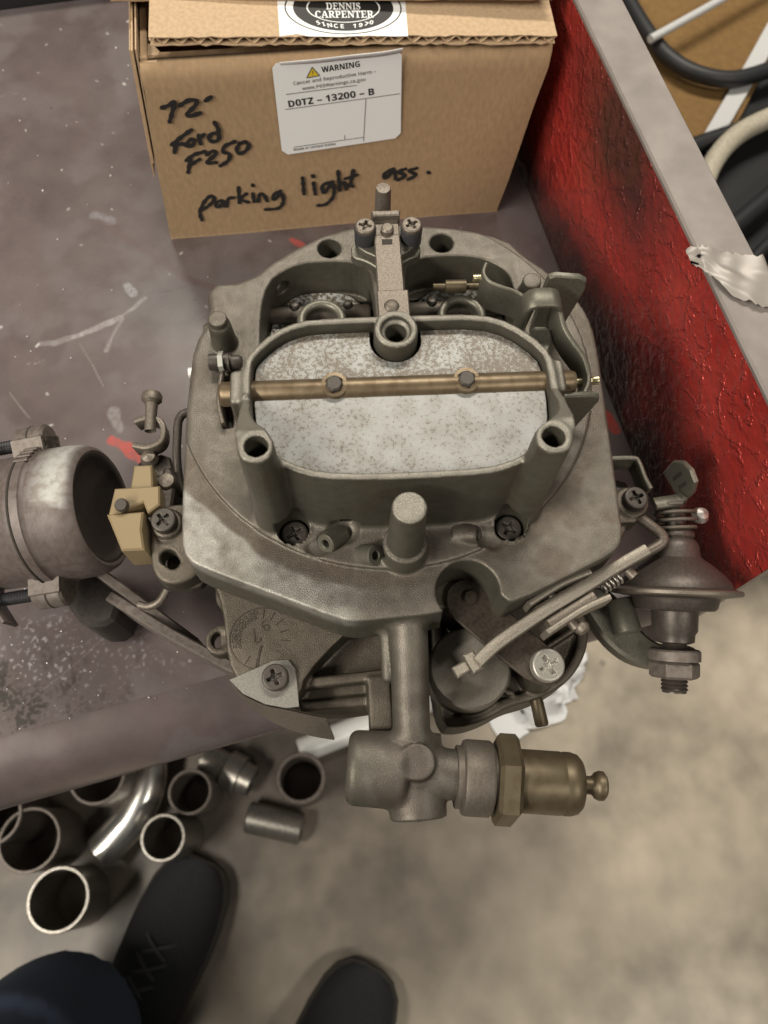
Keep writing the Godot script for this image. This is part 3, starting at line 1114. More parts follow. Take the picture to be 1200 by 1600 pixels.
func make_choke(C: Node3D) -> void:
	var base := P2([-39.7, 16.6, -38, 12.6, -31.7, 6.3, -24.7, 3.1, -16.6, 2.5, 7.5, 2.5, 25.3, 2.7, 33.8, 6, 42.1, 14, 43.6, 19.5, 43.5, 31.9, 42, 40.5, 34.8, 47.3, 28, 50.2, 21.8, 51.6, 5, 51.9, -8, 51.8, -20.1, 50.9, -27.6, 48.2, -33.5, 44.2, -37.6, 39, -39.6, 30.8])
	base = Geometry2D.offset_polygon(round_poly(base, 1), -2.5)[0]
	# the plate passes through the shaft; it is notched round the stud boss
	var q: PackedVector2Array = Geometry2D.clip_polygons(base, circle2(Vector2(1.6, 8), 7.1, 28))[0]
	q = Geometry2D.clip_polygons(q, P2([-5.4, -5, 8.6, -5, 8.6, 8, -5.4, 8]))[0]
	var g := Geo.new()
	g.prism(q, 112.2, 113.5, 0.2)
	for k in g.v.size():
		g.u[k] = Vector2((g.v[k].x + 43.0) / 90.0, (g.v[k].z + 5.0) / 60.0)
	var o := part("choke_plate", g.mesh(), M.choke_zinc, C)
	o.set_meta("label", "zinc choke plate, pale in front of the shaft and mottled brown behind it")
	var s := Geo.new()
	s.lathe([Vector2(0, 0), Vector2(2.6, 0), Vector2(3.1, 0.5), Vector2(3.3, 1), Vector2(3.3, 95), Vector2(2.8, 96.4), Vector2(0, 96.4)], V(-46.6, 112.3, 22.6), V(1, 0, 0.002), 36)
	part("choke_shaft", s.mesh(), M.brass_shaft, C)
	var b := Geo.new()
	b.lathe([Vector2(0, 1.6), Vector2(1.9, 1.6), Vector2(2.35, 1.1), Vector2(2.45, 0)], Vector3.ZERO, Vector3.UP, 7, true)
	var ring := Geo.new()
	ring.lathe([Vector2(2.6, 0.6), Vector2(3.5, 0.5), Vector2(3.65, 0.1), Vector2(3.65, -1.2)], Vector3.ZERO, Vector3.UP, 28)
	for x in [-15.7, 19.8]:
		var sc := part("choke_screw", b.mesh(), M.screw_dark, C, place(V(x, 114.9, 22.6), V(0, 1, 0.12), 0.4 + x))
		part("choke_screw_seat", ring.mesh(), M.brass_shaft, sc)
	# bolt with white nut and spring washer by the shaft's left end
	var n := Geo.new()
	n.lathe([Vector2(0, 0), Vector2(2.6, 0), Vector2(2.6, 6), Vector2(2.2, 7), Vector2(0, 7)], V(-54.5, 88.5, -3.5), V(1, 0.05, 0), 16)
	part("link_bolt", n.mesh(), M.screw_dark, C)
	var wn := Geo.new()
	wn.lathe([Vector2(0, 0), Vector2(3.3, 0), Vector2(3.3, 1.5), Vector2(0, 1.5)], V(-51.4, 89, -3.2), V(1, 0.05, 0), 6, true, 0.5)
	part("link_nut", wn.mesh(), M.white_nut, C)
	var ww := Geo.new()
	ww.lathe([Vector2(0, 0), Vector2(3.0, 0), Vector2(3.0, 0.6), Vector2(0, 0.6)], V(-48.6, 88.8, -3.0), V(1, 0.05, 0), 20)
	ww.lathe([Vector2(0, 0), Vector2(2.2, 0), Vector2(2.2, 2.6), Vector2(1.6, 3.4), Vector2(0, 3.4)], V(-47.8, 88.8, -3.0), V(1, 0.05, 0), 16)
	part("link_washer", ww.mesh(), M.screw_dark, C)
	var sl := Geo.new()
	sl.strip(curve([-50.6, 85.6, 0, -51.2, 86.4, 6, -51.2, 86.4, 12, -50.0, 85.6, 17.5], 1.2), Vector3.UP, 6.0, 1.2)
	part("choke_link_tab", sl.mesh(), M.lever, C)

func make_secondary(C: Node3D) -> void:
	for e in [[-39.0, -2.3], [8.3, 44.2]]:
		var a: float = e[0]
		var b: float = e[1]
		var g := Geo.new()
		var q := round_poly(P2([a + 0.8, -32, a + 8, -41, a + 14, -43.2, b - 13, -43.2, b - 7, -41.5, b - 0.8, -34, b - 0.8, -4, a + 0.8, -4]), 2)
		g.prism(q, 68.6, 69.8, 0.2)
		part("air_valve_plate", g.mesh(), M.choke_rear, C)
		var s := Geo.new()
		s.lathe([Vector2(0, 0), Vector2(2.7, 0.2), Vector2(3.0, 0.8), Vector2(3.0, b - a - 2.4), Vector2(2.4, b - a - 1.6), Vector2(0, b - a - 1.6)], V(a + 0.8, 71.2, -33.0), Vector3.RIGHT, 24)
		var sh := part("air_valve_shaft", s.mesh(), M.steel_dusty, C)
		for x in [a + 10.0, b - 8.5]:
			var w := Geo.new()
			w.lathe([Vector2(0, 2.2), Vector2(1.2, 1.9), Vector2(1.7, 1.1), Vector2(1.8, 0)], V(x, 73.4, -34.2), V(0, 1, -0.2), 18)
			part("shaft_screw", w.mesh(), M.screw_dark, sh)
		var t := Geo.new()
		var lp := PackedVector3Array()
		var mx := -19.8 if a < 0 else 27.3
		for k in 40:
			lp.append(V(mx + cos(TAU * k / 40) * 6.8, 78.0, -25.2 + sin(TAU * k / 40) * 6.8))
		t.tube(lp, 1.5, 14, true)
		t.lathe([Vector2(6.6, -9), Vector2(6.9, 0)], V(mx, 78, -25.2), Vector3.UP, 36)
		part("booster_ring", t.mesh(), M.plated, C)
	# floor under the plates
	var fl := Geo.new()
	fl.box(V(-39, 63.5, -46), V(45, 65.0, 2), 0.1)
	part("bore_floor", fl.mesh(), M.gap_dark, C)
	# strap across the middle, its clamp plate and post
	var bar := Geo.new()
	bar.box(V(-1.4, 93.0, -45.5), V(7.0, 95.2, -23), 0.35)
	bar.box(V(-1.7, 93.2, -23.2), V(8.2, 95.6, -12), 0.35)
	bar.lathe([Vector2(0, 0.9), Vector2(1.4, 0.75), Vector2(2.3, 0.2), Vector2(2.6, -0.4)], V(2.6, 95.7, -17.0), Vector3.UP, 20)
	bar.lathe([Vector2(0, 2.0), Vector2(1.5, 1.9), Vector2(2.1, 1.3), Vector2(2.3, -0.4)], V(3.0, 95.2, -47.0), Vector3.UP, 20)
	bar.box(V(-1.4, 92.8, -52.5), V(7.0, 95.0, -45.4), 0.35)
	var b2 := part("damper_strap", bar.mesh(), M.lever, C)
	var hole := Geo.new()
	hole.box(V(1.0, 94.6, -43.6), V(4.4, 95.35, -41.4), 0.1)
	part("strap_hole", hole.mesh(), M.gap_dark, b2)
	var cl := Geo.new()
	cl.prism(round_poly(P2([-9, -47, -9, -42, -4, -40, 0, -36.5, 4.5, -36.5, 9, -40, 14, -42, 14, -47, 10, -50, -4, -50]), 1), 85.4, 89.2, 0.4)
	cl.prism(round_poly(P2([-7.4, -45.6, -6, -42.6, 0.6, -38.6, 5, -38.6, 11, -42.2, 12.6, -45.6, 9, -48.6, -4, -48.6]), 1), 89.2, 91.8, 0.3)
	part("strap_clamp", cl.mesh(), M.plated, C)
	var lp2 := Geo.new()
	lp2.prism(P2([-2.0, -53.6, 7.6, -53.6, 7.2, -51.4, -1.4, -51.4]), 85, 97.5, 0.4)
	part("clamp_lip", lp2.mesh(), M.lever, C)
	var st := Geo.new()
	st.lathe([Vector2(3.2, 0), Vector2(2.9, 4), Vector2(2.55, 22), Vector2(2.2, 23), Vector2(0, 23.2)], V(2.2, 79, -58.5), Vector3.UP, 24)
	part("rear_post", st.mesh(), M.lever, C)

func make_right_linkage(C: Node3D) -> void:
	var a := Geo.new()
	a.strip(curve([33.4, 91.6, -30.5, 32.2, 91.6, -27.0, 33.6, 91.4, -23.8, 37.4, 91.2, -21.6, 41.4, 91, -20, 44.6, 90.6, -17.4, 46, 90.2, -14]), Vector3.UP, 13.0, 1.3)
	part("damper_lever", a.mesh(), M.plated, C)
	var t := Geo.new()
	t.lathe([Vector2(0, 0), Vector2(1.2, 0), Vector2(1.2, 3.4), Vector2(0, 3.4)], V(29.6, 93.2, -28.6), Vector3.RIGHT, 14)
	part("lever_pin", t.mesh(), M.brass_bright, C)
	var rod := Geo.new()
	rod.lathe([Vector2(0, 0), Vector2(1.1, 0), Vector2(1.1, 4), Vector2(2.2, 4.2), Vector2(2.2, 11), Vector2(1.1, 11.2), Vector2(1.1, 16), Vector2(0, 16)], V(18.0, 82.5, -34.2), V(1, 0, 0.02), 18)
	part("damper_rod", rod.mesh(), M.brass_dull, C)
	var loop := Geo.new()
	loop.strip(curve([35, 86, -8, 41, 86.6, -9, 44, 86.6, -8.4, 44.6, 86, -6.4, 43, 85, -4.4, 40, 84, -3.2], 0.8), V(0.3, 1, 0), 5.5, 0.8)
	part("spring_clip", loop.mesh(), M.lever, C)
	# inverted U bracket and its curved arm
	var u := Geo.new()
	u.strip(P3([40.2, 86, -5.2, 40.2, 108.6, -5.2, 40.6, 110.6, -5.2, 41.6, 112, -5.2, 43.2, 112.6, -5.2, 47.2, 112.6, -5.2, 48.8, 112, -5.2, 49.8, 110.6, -5.2, 50.2, 108.6, -5.2, 50.2, 98, -5.2]), Vector3.BACK, 6.6, 1.6)
	part("choke_lever_bracket", u.mesh(), M.plated, C)
	var arm := Geo.new()
	arm.strip(curve([49.8, 106, -4.0, 50.0, 105.5, -1, 50.8, 104.5, 2.6, 53.0, 103, 6.4, 55.6, 101.6, 10.2, 56.8, 100.5, 14.2, 56.6, 100, 18, 55.2, 99.6, 21]), V(0.05, 1, 0), 9.0, 1.6)
	part("choke_lever_arm", arm.mesh(), M.plated, C)
	var pin := Geo.new()
	pin.lathe([Vector2(0, 0), Vector2(1.3, 0.2), Vector2(1.5, 0.8), Vector2(1.3, 3), Vector2(1.0, 6.4), Vector2(1.4, 7), Vector2(1.4, 8.4), Vector2(0, 8.8)], V(52.8, 99.5, 15.4), V(1, 0.05, -0.05), 16)
	part("lever_pin", pin.mesh(), M.brass_bright, C)
	var ip := Geo.new()
	ip.prism(round_poly(P2([42.4, -2.6, 48.8, -2.6, 49, 2.6, 46.4, 8, 43, 6]), 1), 84, 103, 0.6)
	part("lever_stop", ip.mesh(), M.plated, C)
	var wedge := Geo.new()
	wedge.prism(round_poly(P2([46, 7, 50, 8, 54, 13, 55.5, 18, 53, 20, 48, 16]), 1), 84, 95, 0.8)
	part("lever_block", wedge.mesh(), M.steel_dusty, C)
	# upright tabs on the right of the seat
	var tc := Geo.new()
	tc.xf = Transform3D(Basis(Vector3(1, 0, 0.12).normalized(), Vector3(0, 0, 1), Vector3(0, 1, 0)), V(47.4, 84, -13.6))
	tc.prism(P2([0, 0, 9.2, 0, 12.2, 24, 11.5, 27.6, 9.2, 29, 2.2, 29, 0.4, 28, 0, 25]), -1.0, 1.0, 0.45, 45.0)
	part("air_cleaner_tab", tc.mesh(), M.plated, C)
	var td := Geo.new()
	td.xf = Transform3D(Basis(Vector3(1, 0, 0), Vector3(0, 0, 1), Vector3(0, 1, 0)), V(43.6, 84, 26.6))
	td.prism(P2([0, 0, 8.5, 0, 13.2, 24.5, 12.8, 27.2, 11, 28.4, 0, 28.6]), -0.9, 0.9, 0.45, 45.0)
	part("air_cleaner_tab", td.mesh(), M.plated, C)

func make_pump(C: Node3D) -> void:
	var d := Geo.new()
	d.lathe([Vector2(0, 6.6), Vector2(3.4, 6.6), Vector2(4.2, 7.2), Vector2(7.6, 7.4), Vector2(8.4, 8.0), Vector2(11.6, 8.2), Vector2(12.3, 7.5), Vector2(12.3, 0)], V(20.8, 54.4, 89.8), Vector3.UP, 48)
	part("pump_cover", d.mesh(), M.pump_cover_metal, C)
	var s := Geo.new()
	s.prism(round_poly(P2([14.6, 70.5, 16, 65.5, 20.5, 63.0, 25.5, 64.4, 36, 77.0, 45.5, 86.5, 48.5, 92.5, 44, 97.5, 37.5, 95.5, 32, 90.5, 20, 78.5, 16.2, 74.8]), 1), 64.2, 66.0, 0.3)
	s.lathe([Vector2(0, 1.6), Vector2(1.8, 1.5), Vector2(2.3, 0.8), Vector2(2.5, -0.4)], V(22.4, 66.0, 69.4), Vector3.UP, 18)
	part("pump_strap", s.mesh(), M.strap, C)
	var a := Geo.new()
	a.strip(curve([21.3, 73.6, 90.6, 27.0, 74.4, 86.1, 35.6, 74.6, 80.9, 43.7, 74.6, 76.3, 53.9, 74.6, 71.0, 64.4, 74.6, 65.3, 75.4, 74.6, 59.9], 1.2), V(0, 1, 0), 5.0, 3.6)
	part("pump_lever", a.mesh(), M.lever_worn, C)
	# square nut on the end of the lever
	var n := Geo.new()
	n.xf = Transform3D(Basis(Vector3.UP, 0.45), V(19.8, 71.4, 90.6))
	n.box(V(-5.4, -1.6, -1.7), V(-1.0, 1.9, 1.7), 0.5)
	n.box(V(-1.2, -4, -3.0), V(2.0, 3.6, 3.0), 0.5)
	part("lever_nut", n.mesh(), M.lever_worn, C)
	# the two pairs of link plates either side of the lever
	var rows := [[37.7, 74.9, 49.6, 68.6, 57.2, 66.0], [41.8, 83.6, 54.8, 76.6, 61.8, 74.0]]
	for r in rows:
		var l := Geo.new()
		l.strip(curve([r[0], 73, r[1], r[0] * 0.5 + r[2] * 0.5, 73, r[1] * 0.5 + r[3] * 0.5 - 0.2, r[2], 73, r[3], r[4], 73, r[5]], 1.2), Vector3.UP, 8.0, 1.9)
		part("link_plate", l.mesh(), M.lever_worn, C)
	for r in [[40.2, 77.0, 55.4, 69.2], [42.8, 81.0, 57.4, 73.2]]:
		var l := Geo.new()
		l.strip(P3([r[0], 71.0, r[1], r[2], 71.0, r[3]]), Vector3.UP, 11.0, 2.7)
		part("link_block", l.mesh(), M.lever, C)
	var pv := Geo.new()
	pv.lathe([Vector2(0, 0), Vector2(1.7, 0), Vector2(1.7, 17), Vector2(0, 17)], V(43.5, 71.5, 67.0), V(0.5, 0, 0.87), 16)
	pv.lathe([Vector2(0, 0), Vector2(2.2, 0.2), Vector2(2.4, 1.4), Vector2(1.8, 2.6), Vector2(0, 2.8)], V(53.0, 71, 80.6), V(0.5, 0.2, 0.87), 16)
	pv.lathe([Vector2(0, 0), Vector2(1.6, 0.2), Vector2(1.6, 3.0), Vector2(0, 3.2)], V(69.8, 72.2, 64.6), V(0.6, 0, 0.8), 12)
	part("link_pivot", pv.mesh(), M.lever, C)
	var sp := Geo.new()
	sp.tube(coil(V(62, 70, 69.4), V(0.88, 0, -0.47), 1.7, 0.5, 4.5, 1.5), 0.55, 8)
	part("link_spring", sp.mesh(), M.steel_bright, C)
	var hk := Geo.new()
	hk.lathe([Vector2(0, 0), Vector2(2.1, 0), Vector2(2.2, 8), Vector2(1.8, 8.6), Vector2(0, 8.6)], V(42.8, 47, 97.8), V(0.15, -0.2, 1), 16)
	part("vent_stub", hk.mesh(), M.brass_dull, C)
	# bent rod behind the plates, under the right ear
	var rd := Geo.new()
	rd.tube(curve([79.5, 62, 43.0, 84.5, 62, 47.8, 87.2, 61.5, 50.6, 86.6, 61, 53.0, 81.5, 60, 55.6, 76, 57, 58.0, 72, 53, 59.4], 1.0), 1.8, 12)
	part("pump_rod", rd.mesh(), M.lever, C)

func make_fuel_fitting(C: Node3D) -> void:
	var ax := V(0.99, -0.02, 0.115).normalized()
	var o := V(13.5, 62.6, 120.4)
	var a := Geo.new()
	a.lathe([Vector2(0, 0), Vector2(8.6, 0), Vector2(8.6, 1.6), Vector2(10.1, 2.0), Vector2(10.4, 2.8), Vector2(10.4, 9.4), Vector2(9.8, 10.2), Vector2(8.4, 10.3), Vector2(8.4, 11.5)], o, ax, 48)
	part("inlet_collar", a.mesh(), M.steel_dusty, C)
	var h := Geo.new()
	h.lathe([Vector2(8.0, 0), Vector2(11.6, 0), Vector2(12.9, 1.0), Vector2(12.9, 5.4), Vector2(11.6, 6.6), Vector2(8.0, 6.6)], o + ax * 11.0, ax, 6, true, 0.30)
	part("hex_nut", h.mesh(), M.brass_dull, C)
	var b := Geo.new()
	b.lathe([Vector2(8.7, 0), Vector2(8.7, 12.4), Vector2(8.55, 12.8), Vector2(8.55, 13.2), Vector2(8.7, 13.6), Vector2(8.7, 15.4), Vector2(8.2, 17.2), Vector2(7.0, 18.4), Vector2(6.4, 18.6), Vector2(2.6, 18.7), Vector2(2.5, 21.2), Vector2(2.8, 22.0), Vector2(3.6, 22.6), Vector2(4.1, 23.8), Vector2(4.0, 25.0), Vector2(3.0, 25.8), Vector2(1.8, 26.0), Vector2(1.5, 25.0), Vector2(0, 25.0)], o + ax * 17.2, ax, 48)
	part("inlet_valve", b.mesh(), M.brass_dull, C)

func make_choke_housing(C: Node3D) -> void:
	# axis of the thermostat housing runs to the left, a little towards the viewer
	var ax := V(-1, -0.20, 0.05).normalized()
	var o := V(-95.4, 52, 28.2)
	var e2 := ax.cross(Vector3.BACK).normalized()
	if e2.y < 0:
		e2 = -e2
	var e3 := e2.cross(ax).normalized()
	if e3.z < 0:
		e3 = -e3
	var H := Geo.new()
	H.lathe([Vector2(18.6, 0.5), Vector2(19.6, 0.0), Vector2(20.9, 1.0), Vector2(21.9, 3.4), Vector2(22.4, 7), Vector2(22.7, 14.6), Vector2(23.2, 15.8), Vector2(23.8, 16.2), Vector2(23.8, 19.2), Vector2(23.2, 19.6)], o, ax, 96)
	for k in H.v.size():
		# paint and dust rubbed off the shoulder
		var q := H.v[k] - o
		var ang := rad_to_deg(atan2(q.y - ax.y * q.dot(ax), -(q.z - ax.z * q.dot(ax))))
		var nz := fn.get_noise_3d(q.x * 5.0, q.y * 5.0, q.z * 5.0)
		var rub := smoothstep(26.0, 31.0, ang + nz * 16.0) * (1.0 - smoothstep(106.0, 111.0, ang + nz * 14.0)) * smoothstep(0.5, 3.0, q.dot(ax)) * (1.0 - smoothstep(12.0, 14.5, q.dot(ax)))
		H.c[k] = Color(0.15, 0.125, 0.115).lerp(Color(0.47, 0.465, 0.45), rub)
	part("choke_housing", H.mesh(), mat("housing_cast", Color(1, 1, 1), 0.5, 0.15, T.dust, 60.0, T.fine, 0.03, true), C)
	var F := Geo.new()
	F.lathe([Vector2(0, 3.4), Vector2(8, 3.2), Vector2(15.4, 2.8), Vector2(17.0, 2.0), Vector2(17.6, 0.8), Vector2(18.7, 0.5)], o, ax, 72)
	part("housing_rear_cover", F.mesh(), M.cover_shade, C)  # face turned from the light, its shade carried by the dark colour
	var B := Geo.new()
	B.lathe([Vector2(20.0, 19.4), Vector2(22.4, 19.6), Vector2(23.0, 20.2), Vector2(23.0, 22), Vector2(22.2, 23.4), Vector2(21.8, 40), Vector2(20, 44), Vector2(0, 45)], o, ax, 72)
	part("thermostat_cap", B.mesh(), M.bakelite, C)
	var mk := Geo.new()
	for k in 5:
		var a := deg_to_rad(62.0 - k * 6.2)
		var d := (e2 * sin(a) - e3 * cos(a))
		mk.strip(PackedVector3Array([o + ax * 15.2 + d * 23.9, o + ax * 19.8 + d * 24.0]), ax.cross(d), 1.5, 0.8)
	part("index_marks", mk.mesh(), M.alu_dusty, C)
	var rim := Geo.new()
	var lp := PackedVector3Array()
	for k in 72:
		var a := TAU * k / 72
		lp.append(o + ax * 19.5 + (e2 * sin(a) + e3 * cos(a)) * 23.7)
	rim.tube(lp, 0.5, 8, true)
	part("gasket_seam", rim.mesh(), M.gap_dark, C)
	# ears with their retaining screws
	for ang in [27.0, 189.0, 278.0]:
		var radial := e2 * sin(deg_to_rad(ang)) - e3 * cos(deg_to_rad(ang))
		var c := o + ax * 15.0 + radial * 25.6
		var g := Geo.new()
		g.lathe([Vector2(0, -1), Vector2(4.6, -1), Vector2(5.4, -0.2), Vector2(5.4, 9.0), Vector2(4.8, 9.8), Vector2(0, 9.8)], c, ax, 28)
		var inn := -radial
		g.xf = Transform3D(Basis(ax, inn.normalized(), ax.cross(inn.normalized())), c)
		g.box(V(-1.0, -2, -5.6), V(9.8, 7, 5.6), 0.8)
		var ear := part("housing_ear", g.mesh(), M.alu_dusty, C)
		var sc := Geo.new()
		sc.lathe(thread_profile(2.3, 0, 14.0, 1.0, 0.35), c + ax * 9.8, ax, 20)
		part("retainer_screw", sc.mesh(), M.screw_black, ear)
		var se := Geo.new()
		se.lathe([Vector2(5.5, 4.0), Vector2(5.6, 4.3), Vector2(5.5, 4.6)], c, ax, 28)
		part("seam", se.mesh(), M.gap_dark, ear)
	# retainer plate behind the screws
	var rp := Geo.new()
	rp.strip(P3([-133.5, 66, -6, -134.5, 62, 2, -134, 54, 10]), V(0.3, 1, 0.1), 16, 1.2)
	part("retainer_plate", rp.mesh(), M.bakelite, C)
	var rq := Geo.new()
	rq.strip(P3([-134.0, 40, 44, -134.0, 40, 54, -128, 38, 63]), V(0, 1, 0), 14, 1.2)
	part("retainer_plate", rq.mesh(), M.bakelite, C)
	# mounting leg that runs down to the throttle body
	var leg := Geo.new()
	leg.sweep(P3([-98, 27, 53, -86, 26, 61, -76, 25, 67.5, -57, 24, 78.6, -50, 23.5, 82]), P2([-7, -1.9, 6.4, -1.9, 7, -1.3, 7, 1.3, 6.4, 1.9, -7, 1.9]), Vector3.UP, 30.0)
	part("mounting_leg", leg.mesh(), M.alu_dusty, C)
	var rib := Geo.new()
	rib.xf = Transform3D(Basis(V(0.806, 0, 0.592), V(0, 1, 0).cross(V(0.806, 0, 0.592)) * -1.0, V(0, 1, 0)), V(-99, 0, 47.2))
	rib.prism(P2([-4, 12, 37, 14, 37, 24, 2, 41, -4, 40]), -1.7, 1.7, 0.6)
	part("leg_rib", rib.mesh(), M.alu_dusty, C)
	var ft := Geo.new()
	ft.prism(round_poly(P2([-120, 42, -96, 44, -95, 55, -97, 63, -107, 63, -114, 54]), 1), 4, 30, 1.5)
	part("housing_foot", ft.mesh(), M.cover_shade, C)
	# nylon fast idle cam with its screw
	var y := Geo.new()
	y.prism(P2([-86.6, 29.5, -72.6, 29.2, -72.2, 35.6, -75.8, 38.4, -77.4, 34.6, -88.0, 39.6]), 58, 70, 0.5)
	y.prism(P2([-81.8, 20.5, -76.2, 20.5, -75.2, 30.5, -82.6, 30.5]), 60, 67.5, 0.5)
	y.prism(P2([-88.2, 38.4, -77.0, 38.0, -77.2, 44, -75.9, 50.6, -82.8, 50.6]), 56, 70.6, 0.6, 20.0)
	var cam_part := part("fast_idle_cam", y.mesh(), M.nylon, C)
	var ys := Geo.new()
	ys.lathe(thread_profile(2.1, 0, 4.2, 0.9, 0.35), V(-83.6, 69.0, 35.4), V(0.05, 1, 0.25), 18)
	part("cam_screw", ys.mesh(), M.screw_dark, cam_part)
	# idle lever with ball screw and clamp loop
	var l := Geo.new()
	l.lathe([Vector2(0, 0), Vector2(3.0, 0.2), Vector2(3.5, 1.2), Vector2(3.4, 3.0), Vector2(2.2, 4.2), Vector2(1.9, 9), Vector2(1.9, 14)], V(-78.6, 64, -8.4), V(-0.02, -0.12, 1), 24)
	part("idle_screw", l.mesh(), M.lever, C)
	var lo := Geo.new()
	lo.strip(curve([-84.0, 60, 1.5, -80, 60.5, 0.6, -76, 60, 1.6, -74.6, 59.6, 5, -75.6, 59, 9.0, -80, 58.4, 10.6, -84.4, 57.6, 9.4], 0.8), Vector3.UP, 6, 2.0)
	part("idle_lever_loop", lo.mesh(), M.lever, C)
	var lv := Geo.new()
	lv.prism(round_poly(P2([-85, 12, -74.5, 9, -72.2, 18, -69, 28, -70.5, 36, -74.5, 34, -75, 24, -77, 17, -84, 16]), 1), 49, 54, 0.6)
	lv.prism(round_poly(P2([-74.6, 20, -70.6, 19, -69.6, 27, -70.2, 35, -74, 34]), 1), 50, 63, 0.8)
	part("idle_lever", lv.mesh(), M.dash_grey, C)
	var ball := Geo.new()
	ball.lathe([Vector2(0, -3), Vector2(2.2, -2.2), Vector2(3.1, 0), Vector2(2.2, 2.2), Vector2(0, 3)], V(-80.0, 57, 13.0), Vector3.UP, 20)
	ball.lathe([Vector2(0, 3), Vector2(2.4, 2.6), Vector2(3.2, 1.0), Vector2(3.2, -8), Vector2(0, -8)], V(-72.2, 61.5, 24.6), Vector3.UP, 20)
	part("ball_stud", ball.mesh(), M.lever, C)
	var wl := Geo.new()
	wl.tube(curve([-61, 60, -3, -67.5, 60, -2.4, -70.0, 60, 0, -70.6, 59, 6, -70.6, 58, 14, -69.6, 56, 22, -66.4, 54, 29], 1.2), 1.5, 12)
	part("wire_loop", wl.mesh(), M.dash_grey, C)
	var hk := Geo.new()
	hk.tube(curve([-82.0, 52, 62.4, -78.6, 52, 63.2, -75, 53, 62, -72.6, 54, 58.6], 1.0), 1.3, 10)
	part("wire_hook", hk.mesh(), M.lever, C)
	# small things on the far left of the seat
	var nb := Geo.new()
	nb.lathe([Vector2(0, 0), Vector2(2.2, 0), Vector2(2.2, 10), Vector2(0, 10)], V(-55, 70, -12), V(-1, 0, 0.05), 16)
	part("vacuum_stub", nb.mesh(), M.cast, C)
	var ey := Geo.new()
	var ring := PackedVector3Array()
	for k in 24:
		ring.append(V(-58.5, 72 + cos(TAU * k / 24) * 4.0, -24 + sin(TAU * k / 24) * 4.0))
	ey.tube(ring, 1.2, 10, true)
	part("link_eye", ey.mesh(), M.lever, C)

